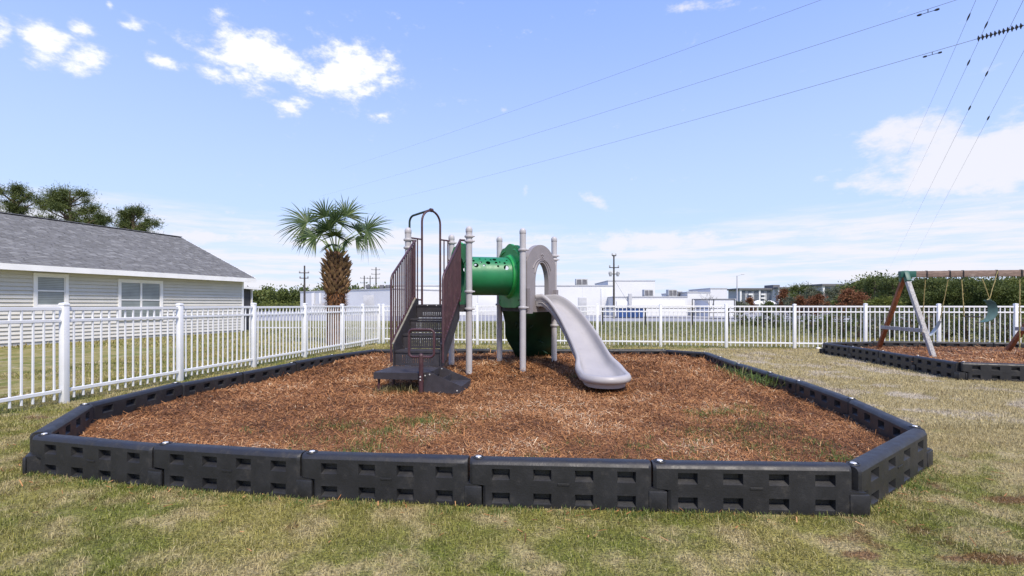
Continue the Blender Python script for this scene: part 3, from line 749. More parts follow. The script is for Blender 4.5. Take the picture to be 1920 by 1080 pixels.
def tree(name, x, y, h, rad, label, cat, m, group=None, style='pine', clumps=26, per=500, ln=.22, wd=.05, crown0=.45, flat=.6, z0=0):
    root = empty(name, (x, y, z0), label, cat, group)
    tr = MB(); lean = Vector((random.uniform(-.04, .04), random.uniform(-.04, .04), 0))*h; tp = Vector((x, y, z0+h*.93))+lean
    b = Vector((x, y, z0)); r0 = h*.018+.04
    tr.tube([b, b.lerp(tp, .3)+Vector((random.uniform(-.02, .02)*h, 0, 0)), b.lerp(tp, .65), tp], [r0, r0*.85, r0*.6, r0*.2], 8)
    cs, rs = [], []
    for k in range(clumps):
        f = crown0+(1-crown0)*((k+.5)/clumps)
        if style == 'pine': rr = rad*(1-((f-crown0)/(1-crown0))**3*.75)*random.uniform(.3, 1.05)
        elif style == 'cone': rr = rad*(1-(f-crown0)/(1-crown0)*.85)*random.uniform(.2, .9)
        else: rr = rad*math.sqrt(max(.05, 1-((f-(crown0+1)/2)/((1-crown0)/2))**2))*random.uniform(.25, .85)
        a = random.uniform(0, 2*PI); s = b.lerp(tp, min(1, f-.06)); e = b.lerp(tp, min(1, f))+Vector((math.cos(a)*rr, math.sin(a)*rr, rr*random.uniform(-.05, .25)))
        tr.tube([s, s.lerp(e, .5)+Vector((0, 0, -.03*rr)), e], [r0*.28, r0*.2, r0*.08], 5)
        cs.append(tuple(e)); rs.append(rad*random.uniform(.13, .25) if style == 'pine' else rad*random.uniform(.20, .36))
        if style == 'pine' and random.random() < .3:
            cs.append(tuple(s.lerp(e, .6))); rs.append(rad*random.uniform(.14, .24))
    tr.build('trunk', M['bark'], root)
    V, Fc, r = foliage(cs, rs, per, ln, wd, flat)
    np_obj('crown', V, Fc, m, {'rnd': r}, parent=root); return root
random.seed(21)
for (px, py, y, rad, lab) in ((28, 339, 33, 2.3, 'airy pine tree at the far left behind the house roof, cut by the photo edge'),
                              (135, 347, 33, 2.6, 'broadest and densest pine tree behind the ridge of the house roof'),
                              (247, 383, 35, 2.1, 'smaller pine tree behind the lower end of the house ridge')):
    tree('pine_tree', PX(px, y), y, HZ(py, y)*1.03, rad, lab, 'tree', M['needle'], 'pines behind the house', clumps=66, per=2500, ln=.18, wd=.03, crown0=.35, flat=.7)
tree('pine_tree', PX(185, 36), 36, HZ(400, 36), 1.5, 'low pine crown filling the gap between two taller pines behind the roof', 'tree', M['needle'], 'pines behind the house', clumps=50, per=2600, ln=.20, wd=.03, crown0=.35, flat=.5)

# trees on the far right skyline
RT = [(1498, 535, 70, 2.6, 'leafg', 'round', 'dark green tree in front of the grey apartment wing'),
      (1521, 541, 66, 2.0, 'leafgrey', 'round', 'grey green tree right of the apartment wing'),
      (1562, 540, 62, 1.8, 'leafgrey', 'round', 'pale grey green tree below the third apartment roof'),
      (1608, 528, 62, 2.6, 'needle', 'pine', 'dark pine just right of the third apartment roof'),
      (1640, 521, 58, 3.0, 'needle', 'pine', 'tall round topped pine left of the swing set'),
      (1676, 517, 56, 2.9, 'needle', 'pine', 'tallest dark pine immediately left of the green swing bracket'),
      (1722, 524, 56, 3.0, 'needle', 'pine', 'dark pine seen between the legs of the swing frame'),
      (1765, 527, 54, 3.0, 'leafg', 'round', 'broad dark green tree behind the middle of the swing beam'),
      (1812, 530, 52, 2.8, 'leafg', 'round', 'dark green tree behind the hanging trapeze bar'),
      (1862, 528, 50, 3.0, 'leafg', 'round', 'green tree behind the twisted swing seat'),
      (1912, 529, 50, 3.0, 'leafy', 'round', 'yellowish green tree behind the far swing leg'),
      (1958, 528, 48, 3.0, 'needle', 'pine', 'dark pine at the right edge of the photo'),
      (1406, 558, 64, 1.1, 'leafr', 'cone', 'small rust red conical tree below the apartment block'),
      (1468, 541, 60, 1.3, 'leafr', 'cone', 'tallest narrow rust coloured tree beside the apartment tower'),
      (1484, 558, 58, 1.2, 'leafgrey', 'round', 'low twiggy brownish tree beside the tall rust tree'),
      (1503, 556, 56, 1.2, 'leafr', 'cone', 'rust red conical tree under the dark green round tree'),
      (1532, 553, 54, 1.3, 'leafr', 'round', 'rounded rust red tree between two green trees'),
      (1580, 556, 50, 1.3, 'leafg', 'round', 'small green tree left of the broad rust tree'),
      (1598, 543, 48, 1.5, 'leafr', 'round', 'broadest rust orange tree in front of the pines'),
      (1648, 561, 44, 1.2, 'leafy', 'round', 'low olive bush right of the broad rust tree'),
      (1668, 558, 44, 1.1, 'leafy', 'round', 'bright yellow green bush left of the wooden swing leg'),
      (1440, 566, 52, 1.0, 'leafg', 'round', 'low dark green bush above the back fence left of the tall rust tree'),
      (1390, 566, 60, 1.0, 'leafgrey', 'round', 'low brown green bush beside the lamp post')]
for (px, py, y, rad, mm, st, lab) in RT:
    h = HZ(py, y)
    tree('pine_tree' if st == 'pine' else ('cypress_tree' if mm == 'leafr' else 'tree'), PX(px, y), y, h, rad, lab, 'tree' if h > 2.2 else 'bush', M[mm], 'trees on the right skyline', style=st,
         clumps=28, per=1000, ln=.19, wd=.085 if st != 'pine' else .06, crown0=.12 if st != 'pine' else .2, flat=.75)
# the wood behind them, one mass
def mass(name, spots, per, ln, wd, m, label, cat='trees'):
    cs = [s[:3] for s in spots]; rs = [s[3] for s in spots]
    V, Fc, r = foliage(cs, rs, per, ln, wd, .8); o = np_obj(name, V, Fc, m, {'rnd': r}); tag(o, label, cat, kind='stuff'); return o
random.seed(5)
sp = []
for px in range(1585, 2050, 7):
    y = random.uniform(60, 72); top = HZ(530+5*math.sin(px*.045)+random.uniform(-4, 5)+(6 if px < 1620 else 0), y)
    for z in np.arange(.5, top, .9): sp.append((PX(px+random.uniform(-5, 5), y), y, z*random.uniform(.9, 1.0), 1.25))
mass('right_wood', sp, 260, .36, .18, M['leafg'], 'dark green wood massed behind the right skyline trees')
sp = []
for px in range(455, 612, 5):
    y = random.uniform(105, 125); t = HZ(541+8*abs(math.sin(px*.05))+random.uniform(-1, 4)+(5 if px > 590 else 0), y)
    for z in np.arange(.8, t, 1.3): sp.append((PX(px+random.uniform(-4, 4), y), y, z*random.uniform(.9, 1), 1.6))
mass('left_wood', sp, 90, .6, .35, M['leafg'], 'distant dark green tree line right of the house')
sp = []
for px in range(455, 600, 5):
    y = random.uniform(85, 92); sp.append((PX(px, y), y, .7, 1.0))
mass('left_scrub', sp, 120, .4, .2, M['leafy'], 'low olive scrub in front of the distant left tree line', 'scrub')
# trees peeping above the warehouse roof
sp = []
for px in list(range(600, 672, 5))+list(range(690, 735, 6)):
    y = random.uniform(88, 96); sp.append((PX(px, y), y, HZ(random.uniform(541, 547), y)*.9, 1.3))
    sp.append((PX(px, y), y, 1.6, 1.6))
mass('roofline_trees', sp, 110, .5, .3, M['leafg'], 'dark tree tops showing above the left white warehouse roof')
# shrubs right behind the back fence
SH = [(1392, 592, 30, .7, 'leafg'), (1420, 595, 29, .8, 'leafg'), (1455, 590, 27, .8, 'leafg'), (1490, 588, 25, .7, 'leafgrey'), (1522, 590, 22, .6, 'leafg'), (1552, 590, 20, .55, 'leafg'), (1580, 581, 18.5, .8, 'leafg'),
      (1610, 584, 19, .9, 'leafgrey'), (1640, 588, 18, .7, 'leafgrey'), (1672, 582, 19, .9, 'leafgrey'), (1705, 580, 18, .9, 'leafg'), (1740, 580, 17.5, .9, 'leafgrey'), (1775, 578, 18, .9, 'leafg'), (1812, 578, 17.5, .95, 'leafg'), (1850, 580, 17, .9, 'leafgrey'), (1890, 578, 17, .9, 'leafg'), (1925, 578, 17, .9, 'leafg')]
slabs = ['leftmost low dark', 'second low dark', 'broad dark', 'grey twiggy', 'leafy green', 'dense green', 'brightest green', 'pale grey', 'lowest grey', 'wide grey green', 'dark green', 'grey', 'mid green', 'full green', 'dull grey', 'deep green', 'rightmost green']
where = ['in line with the lamp post', 'below the low bush on the skyline', 'in front of the rust tree row', 'third bay left of the swing bed', 'second bay left of the swing bed', 'just left of the swing bed corner', 'above the left corner of the swing bed', 'left of the swing frame', 'beside the wooden swing leg', 'at the foot of the swing frame', 'behind the swing crossbar', 'right of the grey swing leg', 'behind the low swing seat', 'behind the trapeze bar', 'behind the twisted swing seat', 'left of the far swing leg', 'at the photo edge']
for (px, py, y, rad, mm), a, b in zip(SH, slabs, where):
    tree('shrub', PX(px, y), y, HZ(py, y), rad, f'{a} shrub behind the back fence {b}', 'shrub', M[mm], 'shrubs behind the back fence', style='round', clumps=22, per=700, ln=.09, wd=.04, crown0=.1, flat=.8)
# bare tree by the dark gate
def bare_tree(x, y, h, label):
    root = empty('bare_tree', (x, y, 0), label, 'tree'); mb = MB(); b = Vector((x, y, 0))
    tw = []
    def br(p, d, L, r, lv, acc):
        e = p+d*L; acc.tube([p, p.lerp(e, .5)+Vector((random.uniform(-.04, .04)*L,)*3), e], [r, r*.8, r*.55], 5)
        if lv:
            for k in range(3 if lv > 1 else 4):
                nd = (d+Vector((random.gauss(0, .5), random.gauss(0, .5), random.gauss(.15, .3)))).normalized(); br(p.lerp(e, random.uniform(.5, 1)), nd, L*random.uniform(.55, .8), r*.5, lv-1, tm)
    tm = MB(); br(b, Vector((0, 0, 1)), h*.36, .06, 4, mb); mb.build('trunk', M['woodg'], root); tm.build('branches', M['woodg'], root)
bare_tree(PX(1330, 42), 42, HZ(530, 42), 'leafless grey tree in front of the white annex by the dark gate')

# ------------------------------------------------------------ palm
def palm():
    y = 15.6; x = PX(630, y); z1 = HZ(475, y)
    root = empty('palm_tree', (x, y, 0), 'short cabbage palm with shaggy brown trunk and fan fronds behind the left fence', 'palm tree')
    tr = MB(); prof = [(.30, 0), (.27, .6), (.26, 1.3), (.27, HZ(548, y)), (.31, HZ(530, y)), (.30, HZ(500, y)), (.24, HZ(484, y)), (.12, z1+.05)]
    tr.lathe(prof, (x, y, 0), 18); tr.build('trunk', M['palmbark'], root)
    bm_ = MB()   # one leaf-base boot, split at the tip
    bm_.add([(-.085, 0, 0), (.085, 0, 0), (.06, .05, .16), (-.06, .05, .16), (-.045, .115, .26), (-.01, .10, .22), (.01, .10, .22), (.045, .12, .27), (-.08, .035, 0), (.08, .035, 0), (.05, .085, .15), (-.05, .085, .15)],
            [[0, 1, 2, 3], [3, 5, 4], [3, 2, 6, 5], [2, 7, 6], [8, 11, 10, 9], [11, 4, 5], [11, 5, 6, 10], [10, 6, 7], [0, 8, 9, 1], [0, 3, 11, 8], [1, 9, 10, 2], [3, 4, 11], [2, 10, 7]])
    bme = bm_.mesh('boot', M['boot'])
    k = 0; z = HZ(549, y)
    while z < z1-.03:
        f = (z-HZ(549, y))/(z1-HZ(549, y)); r = .27+.06*math.sin(f*PI*.9)-.15*max(0, f-.7)/.3
        nb = 14 if f < .8 else 9
        for j in range(nb):
            a = 2*PI*(j+.5*(k % 2))/nb+random.uniform(-.1, .1)
            o = inst('boot', bme, root, (x+math.cos(a)*r, y+math.sin(a)*r, z+random.uniform(-.03, .03)), (random.uniform(-.35, .05), random.uniform(-.15, .15), a-PI/2), (random.uniform(.5, .8), random.uniform(.8, 1.5), random.uniform(.55, .9)))
        z += .105; k += 1
    # fibrous skirt under the boots
    n = 700; a = RNG.uniform(0, 2*PI, n); zz = RNG.uniform(HZ(575, y)-.1, HZ(546, y), n)
    V, Fc, r = slivers(x+np.cos(a)*.26, y+np.sin(a)*.26, zz, RNG.uniform(.08, .2, n), RNG.uniform(.01, .03, n), a, RNG.uniform(-1.3, 1.3, n), np.full(n, .01), RNG.random(n)*.5)
    np_obj('fibre', V, Fc, M['shred'], {'rnd': r}, parent=root, kind='stuff')
    # fronds: (tip target px,py of the fan centre, depth offset, fan radius m, spin)
    top = Vector((x, y, z1))
    FR = [(582, 420, -.25, .90, 2.0), (613, 408, -.1, .80, 1.5), (645, 404, .15, .82, 1.6), (690, 432, -.15, .90, 2.2), (600, 448, -.35, .66, 1.9),
          (640, 446, -.5, .60, 1.8), (572, 438, .25, .55, 1.7), (626, 436, -.45, .62, 1.5), (660, 428, .4, .55, 1.6), (652, 455, -.3, .5, 1.6), (634, 418, -.2, .66, 2.0), (604, 430, .2, .66, 2.0), (665, 448, .1, .55, 1.8), (632, 462, -.4, .42, 1.7)]
    for (px, py, dy, R, spread) in FR:
        c = Vector((PX(px, y), y+dy, HZ(py, y))); d = c-top; L = d.length
        mid = top.lerp(c, .5)+Vector((0, 0, .06+.05*L)); ax = (c-mid).normalized()
        pt = MB(); pt.tube([top-Vector((0, 0, .1)), mid, c], [.022, .017, .011], 6)
        fr = pt.build('frond', M['petiole'], root)
        up0 = Vector((0, 0, 1)) if abs(ax.z) < .93 else Vector((0, -1, 0))
        side = ax.cross(up0).normalized(); up = side.cross(ax)
        # tilt the blade plane towards the viewer a little, as sabal blades hang
        up = (Vector((random.uniform(-.5, .5), -1, random.uniform(.0, .7)))+up*.35).normalized(); side = ax.cross(up).normalized(); up = side.cross(ax)
        nb = int(24*spread); VV = []; FF = []; RR = []
        for q in range(nb):
            t = (q+.5)/nb*2-1; ang = t*spread+random.gauss(0, .03); ll = R*1.07*(1-.22*abs(t)**2)*random.uniform(.8, 1.1)
            dirv = (ax*math.cos(ang)+side*math.sin(ang)).normalized(); sd_ = up.cross(dirv).normalized()
            w0 = .0155; droop = random.uniform(.10, .40)*ll; o = len(VV); fold = .012
            st = [(0, .3), (.28, 1), (.55, .95), (.8, .5), (1.0, .05)]
            for (u, wf) in st:
                p = c+dirv*ll*u-up*(.05*u*u)-Vector((0, 0, droop*u**2.4))+up*(-.10*(1-math.cos(ang))*u)
                VV += [p-sd_*w0*wf+up*fold*wf*(1 if q % 2 else -1), p+sd_*w0*wf]
            for u in range(len(st)-1): FF.append([o+2*u, o+2*u+1, o+2*u+3, o+2*u+2])
            RR += [random.random()]*len(st)*2
        np_obj('leaflets', np.array([tuple(v) for v in VV]), np.array(FF), M['frond'], {'rnd': np.array(RR)}, parent=fr, kind='stuff')
random.seed(3); palm()

# ------------------------------------------------------------ play structure
def play():
    A, B, Cc = Vector((.18, 8.36, 0)), Vector((-.235, 9.40, 0)), Vector((.79, 9.40, 0))
    E, Fp, Gp = Vector((-.70, 8.17, 0)), Vector((-1.10, 9.12, 0)), Vector((-1.72, 8.30, 0))
    DZ = 1.25; TOP = 2.51
    cen = Vector((-.4, 8.7, .1))
    R = empty('play_structure', cen, 'playground set with grey slide, green tunnel, maroon railed stairs and grey posts on the mulch', 'play structure')
    pr = .052
    def post(p, collars, top=TOP):
        mb = MB(); mb.lathe([(pr, -.05), (pr, top-.03), (pr, top-.028)], (p.x, p.y, 0), 20); po = mb.build('post', M['post'], R)
        cp = MB(); cp.lathe([(pr+.001, top-.085), (pr+.004, top-.08), (pr+.004, top-.03), (pr*.93, top-.012), (pr*.7, top+.006), (pr*.35, top+.015), (.002, top+.018)], (p.x, p.y, 0), 20); cp.build('post_cap', M['post'], po)
        for z in collars:
            c = MB(); c.lathe([(pr+.002, z-.02), (pr+.018, z-.018), (pr+.023, z-.006), (pr+.023, z+.006), (pr+.018, z+.018), (pr+.002, z+.02)], (p.x, p.y, 0), 20)
            c.tube([(p.x+pr+.004, p.y-.03, z), (p.x+pr+.045, p.y-.03, z)], .012, 8); c.build('collar', M['post'], po)
        b = MB(); b.lathe([(.009, 0), (.008, .006), (.001, .007)], (p.x+.01, p.y-pr+.001, mz(p.x, p.y)+.07), 8, Matrix.Rotation(PI/2, 4, 'X')); b.build('bolt', M['bolt'], po)
    post(A, (2.16, 1.20, )); post(B, (2.10, 2.04, 1.25)); post(Cc, (2.16, 2.09, .86))
    post(E, (2.40-.04, 2.30-.02, 1.46, 1.18)); post(Fp, (2.37, 2.06)); post(Gp, (2.32, 2.19))
    # triangular decks
    for tri in ((A, B, Cc), (E, Fp, Gp)):
        c = sum(tri, Vector())/3; pts = [c+(p-c)*.93+Vector((0, 0, DZ-.05)) for p in tri]
        d = MB(); d.poly(pts, (0, 0, .05)); dk = d.build('deck', M['step'], R)
        l = MB()
        for i in range(3):
            a, b = pts[i], pts[(i+1) % 3]; l.beam(a+Vector((0, 0, -.035)), b+Vector((0, 0, -.035)), .02, .068)
        l.build('deck_lip', M['step'], dk)
    # ---- tunnel with panels
    m1 = (E+Fp)/2; m2 = (A+B)/2; zc = 1.745; tr_ = .335
    ax = (m2-m1).normalized()
    a0 = m1+ax*.04+Vector((0, 0, zc)); a1 = m2-ax*.04+Vector((0, 0, zc))
    tube = MB(); n = 72; rings = 20; sd_ = Vector((0, 0, 1)).cross(ax).normalized(); upv = Vector((0, 0, 1))
    vs, fs = [], []
    for rad in (tr_, tr_-.014):
        for i in range(rings+1):
            p = a0.lerp(a1, i/rings)
            fl = 0
            for k in range(n):
                a = 2*PI*k/n; vs.append(p+(sd_*math.cos(a)+upv*math.sin(a))*(rad+fl))
    W_ = (rings+1)*n
    for i in range(rings):
        for k in range(n):
            k2 = (k+1) % n; fs.append([i*n+k, i*n+k2, (i+1)*n+k2, (i+1)*n+k]); fs.append([W_+i*n+k2, W_+i*n+k, W_+(i+1)*n+k, W_+(i+1)*n+k2])
    for k in range(n):
        k2 = (k+1) % n; fs.append([k, W_+k, W_+k2, k2]); e = rings*n; fs.append([e+k, e+k2, W_+e+k2, W_+e+k])
    tube.add(vs, fs); tn = tube.build('tunnel', M['tunnel'], R, ang=50)
    # peep holes cut through the wall in two clusters
    Lt = (a1-a0).length; cut = MB()
    holes = [(.16, 62, .030), (.19, 47, .024), (.23, 30, .044), (.33, 58, .018), (.34, 42, .020), (.40, 30, .022), (.45, 57, .016), (.49, 40, .040), (.56, 54, .02), (.64, 56, .036), (.66, 41, .024), (.69, 28, .020), (.74, 44, .016), (.84, 40, .022), (.86, 24, .046), (.90, 52, .016)]
    for (u, deg, r) in holes:
        for flip in (0, 1):
            a = math.radians(deg); s = -sd_ if sd_.y > 0 else sd_
            if flip: s = -s
            dv = s*math.cos(a)+upv*math.sin(a); p = a0.lerp(a1, u if not flip else 1-u)
            q = p+dv*(tr_-.05); q2 = p+dv*(tr_+.05); cut.tube([q, q2], r, 12)
    co = cut.build('cutter', None, R); mod = tn.modifiers.new('b', 'BOOLEAN'); mod.operation = 'DIFFERENCE'; mod.object = co; mod.solver = 'EXACT'
    bpy.context.view_layer.update(); dg = bpy.context.evaluated_depsgraph_get()
    me = bpy.data.meshes.new_from_object(tn.evaluated_get(dg)); tn.modifiers.clear(); tn.data = me; me.shade_smooth(); me.set_sharp_from_angle(angle=math.radians(40)); bpy.data.objects.remove(co)
    def panel(P, Q, outw):
        u = (Q-P).normalized(); hw = (Q-P).length/2-.06; c = (P+Q)/2; nn = 72; outer, inner = [], []
        def sup(a):
            ca, sa = math.cos(a), math.sin(a); zt = .53; zb = -.55
            t = 1e9
            if abs(ca) > 1e-6: t = min(t, hw/abs(ca))
            if sa > 1e-6: t = min(t, zt/sa)
            if sa < -1e-6: t = min(t, zb/sa)
            x, z = ca*t, sa*t
            if sa > .3 and z > .3: z += .028*math.cos(x*PI/hw*1.9)+.02-.15*sstep(.62, 1.0, abs(x)/hw)   # scalloped crown
            if z < -.3: z += .05*max(0, abs(x)/hw-.6)/.4
            if abs(z) < .45: x *= 1-.03*math.cos(z*9)
            return x, z
        for k in range(nn):
            a = 2*PI*k/nn; x, z = sup(a); outer.append(c+u*x+Vector((0, 0, zc+z)))
            inner.append(c+u*math.cos(a)*(tr_+.002)+Vector((0, 0, zc+math.sin(a)*(tr_+.002))))
        nrm = Vector((u.y, -u.x, 0)); nrm = nrm if nrm.dot(outw) > 0 else -nrm
        mb = MB(); mb.ring([p-nrm*.02 for p in outer], [p-nrm*.02 for p in inner], nrm*.045); po = mb.build('tunnel_panel', M['green'], R, ang=40)
        # moulded collar around the tunnel mouth, flaring into the panel
        cv, cf = [], []
        for (rr, off) in ((tr_+.003, .085), (tr_+.024, .085), (tr_+.034, .072), (tr_+.036, .040), (tr_+.060, .024), (tr_+.003, .024)):
            for k in range(48):
                a = 2*PI*k/48; cv.append(c+u*math.cos(a)*rr+Vector((0, 0, zc+math.sin(a)*rr))+nrm*off)
        for i in range(5):
            for k in range(48):
                k2 = (k+1) % 48; cf.append([i*48+k, i*48+k2, (i+1)*48+k2, (i+1)*48+k])
        mc = MB(); mc.add(cv, cf); mc.build('collar_flange', M['green'], po, ang=60)
        # embossed leaf swirls and corner bolts
        for sx in (-1, 1):
            em = MB(); pts = [c+u*sx*(hw*.35+.28*math.sin(t))+Vector((0, 0, zc+.36+.10*math.cos(t*1.3)))+nrm*.026 for t in np.linspace(0, 1.4, 8)]
            em.tube(pts, [.006, .012, .016, .017, .015, .012, .009, .004], 8); em.build('emboss', M['green'], po)
            for z in (.40, -.42):
                b = MB(); b.lathe([(.014, -.003), (.013, .006), (.002, .009)], c+u*sx*(hw-.05)+Vector((0, 0, zc+z))+nrm*.026, 10, nrm.to_track_quat('Z', 'Y').to_matrix().to_4x4()); b.build('bolt', M['maroon'], po)
    panel(A, B, -ax); panel(E, Fp, ax)
    # ---- slide hood on the AC edge
    u = (Cc-A).normalized(); c = (A+Cc)/2; hw = (Cc-A).length/2-.05; nrm = Vector((u.y, -u.x, 0))
    nn = 64; outer, inner = [], []; zo = 1.62
    for k in range(nn):
        a = 2*PI*k/nn; ca, sa = math.cos(a), math.sin(a)
        t = min(hw/max(abs(ca), 1e-6), (.55/sa) if sa > 1e-6 else 1e9, (-.50/sa) if sa < -1e-6 else 1e9); x, z = ca*t, sa*t
        if z > .3: z = .36+.32*max(0, 1-(x/hw)**2)**.7
        outer.append(c+u*x+Vector((0, 0, zo+z)))
        iw = .255; t = min(iw/max(abs(ca), 1e-6), (-.30/sa) if sa < -1e-6 else 1e9, 1e9)
        if sa > 0: x, z = ca*iw, sa*.37
        else: x, z = ca*t, sa*t
        inner.append(c+u*x+Vector((0, 0, zo+z)))
    hd = MB(); hd.ring([p-nrm*.03 for p in outer], [p-nrm*.03 for p in inner], nrm*.085); ho = hd.build('slide_hood', M['hood'], R, ang=40)
    for (r0, r1, z0) in ((.30, .36, .05), (.36, .27, .16)):
        em = MB(); pts = [c+u*math.cos(a)*r0+Vector((0, 0, zo+z0+math.sin(a)*r1))+nrm*.055 for a in np.linspace(.35, PI-.35, 16)]; em.tube(pts, .012, 8); em.build('emboss', M['hood'], ho)
    for j, (dx, dz) in enumerate(((0, 0), (.035, .03), (-.035, .03), (.04, -.02), (-.04, -.02), (0, .045))):
        em = MB(); em.lathe([(.02, -.004), (.018, .008), (.008, .014), (.001, .015)], c+u*dx+Vector((0, 0, zo+.475+dz))+nrm*.055, 10, nrm.to_track_quat('Z', 'Y').to_matrix().to_4x4()); em.build('emboss', M['hood'], ho)
    for s in (-1, 1):
        b = MB(); b.poly([c+u*s*(hw-.0)+Vector((0, 0, 1.10))-nrm*.0, c+u*s*(hw-.10)+Vector((0, 0, 1.10)), c+u*s*(hw-.10)+Vector((0, 0, 1.10))+nrm*.11, c+u*s*hw+Vector((0, 0, 1.10))+nrm*.11], (0, 0, .42)); b.build('hood_wing', M['hood'], ho)
    # ---- slide: U section swept along a bend, ending in a rounded basin
    P0 = c+nrm*.03; P1 = Vector((1.25, 8.55, 0)); P2 = Vector((1.27, 6.86, 0))
    def path(t):
        p = P0*(1-t)**2+P1*2*t*(1-t)+P2*t*t; d = ((P1-P0)*2*(1-t)+(P2-P1)*2*t).normalized(); return p, d
    def zbed(t): 
        if t < .10: return DZ+.005
        a = (t-.10)/.90; z = lerp(DZ+.005, .185, sstep(-.12, 1.02, a)); zb0 = lerp(DZ+.005, .185, sstep(-.12, 1.02, 0)); return z+(DZ+.005-zb0)*(1-a)
    def sect(w, wall, lip):
        return [(0, 0), (w*.45, .002), (w*.72, .012), (w*.88, .045), (w*.97, .10), (w, wall-.02), (w+.010, wall), (w+.022+lip*.3, wall+.012+lip*.2), (w+.042+lip, wall+.006), (w+.055+lip*1.3, wall-.025-lip*.4), (w+.050+lip*1.2, wall-.06-lip*.6),
                (w+.030, wall-.085-lip*.5), (w+.026, .03), (w+.012, -.035), (w*.6, -.05), (0, -.05)]
    sl = MB(); TN = 46; rows = []
    for i in range(TN+1):
        t = i/TN; p, d = path(t); s = Vector((-d.y, d.x, 0)); z = zbed(t)
        w = lerp(.225, .205, sstep(0, .3, t)); w = lerp(w, .215, sstep(.4, .75, t)); w = lerp(w, .262, sstep(.78, .90, t)); wall = lerp(.16, .185, sstep(0, .25, t)); wall = lerp(wall, .12, sstep(.6, 1, t)); lip = lerp(0, .030, sstep(.72, .9, t))
        sc = sect(w, wall, lip); L = [p+s*q+Vector((0, 0, z+h)) for q, h in sc]; Rr = [p-s*q+Vector((0, 0, z+h)) for q, h in sc]
        rows.append((L, Rr))
    ns = len(rows[0][0])
    allr = [r[0]+r[1][::-1] for r in rows]   # L centre->underside, then R underside->centre (closed loop)
    m = 2*ns; vs = [v for r in allr for v in r]; fs = []
    for i in range(TN):
        for k in range(m):
            k2 = (k+1) % m; fs.append([i*m+k, i*m+k2, (i+1)*m+k2, (i+1)*m+k])
    fs.append(list(range(m)))
    sl.add(vs, fs)
    # rounded end: revolve the half section
    p, d = path(1); s = Vector((-d.y, d.x, 0)); z = zbed(1); w, wall, lip = .262, .12, .030; q = sect(w, wall, lip); rv = 28; vs = []; fs = []
    for j in range(rv+1):
        a = PI*j/rv; dv = s*math.cos(a)+d*math.sin(a)
        for (r, h) in q:
            hh = h-(.012*math.sin(a)); vs.append(p+dv*r+Vector((0, 0, z+hh)))
    for j in range(rv):
        for k in range(len(q)-1): fs.append([j*len(q)+k, j*len(q)+k+1, (j+1)*len(q)+k+1, (j+1)*len(q)+k])
    sl.add(vs, fs)
    so = sl.build('slide', M['slide'], R, ang=60)
    bm = bmesh.new(); bm.from_mesh(so.data); bmesh.ops.remove_doubles(bm, verts=bm.verts[:], dist=.0008); bmesh.ops.recalc_face_normals(bm, faces=bm.faces[:]); bm.to_mesh(so.data); bm.free()
    so.data.shade_smooth(); so.data.set_sharp_from_angle(angle=math.radians(60))
    # ridges moulded along the outside of the slide
    for off in (.05, .085):
        for sg in (-1, 1):
            rg = MB(); pts = []
            for i in range(2, TN-10):
                t = i/TN; pp, dd = path(t); ss = Vector((-dd.y, dd.x, 0)); w = lerp(.225, .205, sstep(0, .3, t)); w = lerp(w, .215, sstep(.4, .75, t)); pts.append(pp+ss*sg*(w+.029)+Vector((0, 0, zbed(t)+off-.02)))
            rg.tube(pts, .006, 6); rg.build('ridge', M['slide'], so)
    ft = MB(); ft.box((p.x, p.y+.05, .09), (.10, .10, .12), .01); ft.build('slide_foot', M['slide'], so)
    # ---- climber sheet behind
    cl = MB(); nu, nv = 14, 22; vs = []
    b0 = B+Vector((.02, .02, 0)); b1 = Cc+Vector((-.03, .02, 0)); f0 = Vector((.07, 10.35, 0)); f1 = Vector((.93, 10.25, 0))
    for layer in (0, .03):
        for j in range(nv+1):
            t = j/nv
            for i in range(nu+1):
                s_ = i/nu; top_ = b0.lerp(b1, s_); bot = f0.lerp(f1, s_); edge = .03*math.sin(t*PI*3.0)*(1 if s_ < .5 else -1)*abs(2*s_-1)
                pp = top_.lerp(bot, t**1.15)+Vector((edge, 0, 0)); zz = lerp(DZ-.02, .10, t**.85)
                pp = pp+Vector((0, .025*math.sin(t*PI*4+s_*2)-layer+.06*math.sin(s_*PI)*(1-t), zz)); vs.append(pp)
    Wn = (nu+1)*(nv+1); fs = []
    for j in range(nv):
        for i in range(nu):
            a = j*(nu+1)+i; fs.append([a, a+1, a+nu+2, a+nu+1]); fs.append([Wn+a+1, Wn+a, Wn+a+nu+1, Wn+a+nu+2])
    for j in range(nv):
        for i in (0, nu):
            a = j*(nu+1)+i; fs.append([a, a+nu+1, Wn+a+nu+1, Wn+a])
    for i in range(nu):
        for j in (0, nv):
            a = j*(nu+1)+i; fs.append([a, Wn+a, Wn+a+1, a+1])
    cl.add(vs, fs); co = cl.build('climber', M['climber'], R, ang=60)
    random.seed(4)
    for k in range(9):
        t = random.uniform(.15, .85); s_ = random.uniform(.2, .85); q = b0.lerp(b1, s_).lerp(f0.lerp(f1, s_), t**1.15)+Vector((0, -.045+.025*math.sin(t*PI*4+s_*2)+.06*math.sin(s_*PI)*(1-t), lerp(DZ, .1, t**.85)))
        h = MB(); a = random.uniform(0, PI); h.tube([q+Vector((math.cos(a)*r, -.012*(1-abs(r)/.08), math.sin(a)*r*.8)) for r in np.linspace(-.07, .07, 6)], [.004, .014, .017, .016, .012, .004], 8); h.build('hand_hold', M['climber'], co)
    # ---- stairs on the front edge
    mid = (E+Gp)/2; rx = (E-Gp).normalized(); ou = Vector((rx.y, -rx.x, 0)); ou = ou if ou.y < 0 else -ou
    def S(x, o, z): return mid+rx*x+ou*o+Vector((0, 0, z))
    hwid = .335; rise = .22; run = .33; o0 = .10; xo = .0
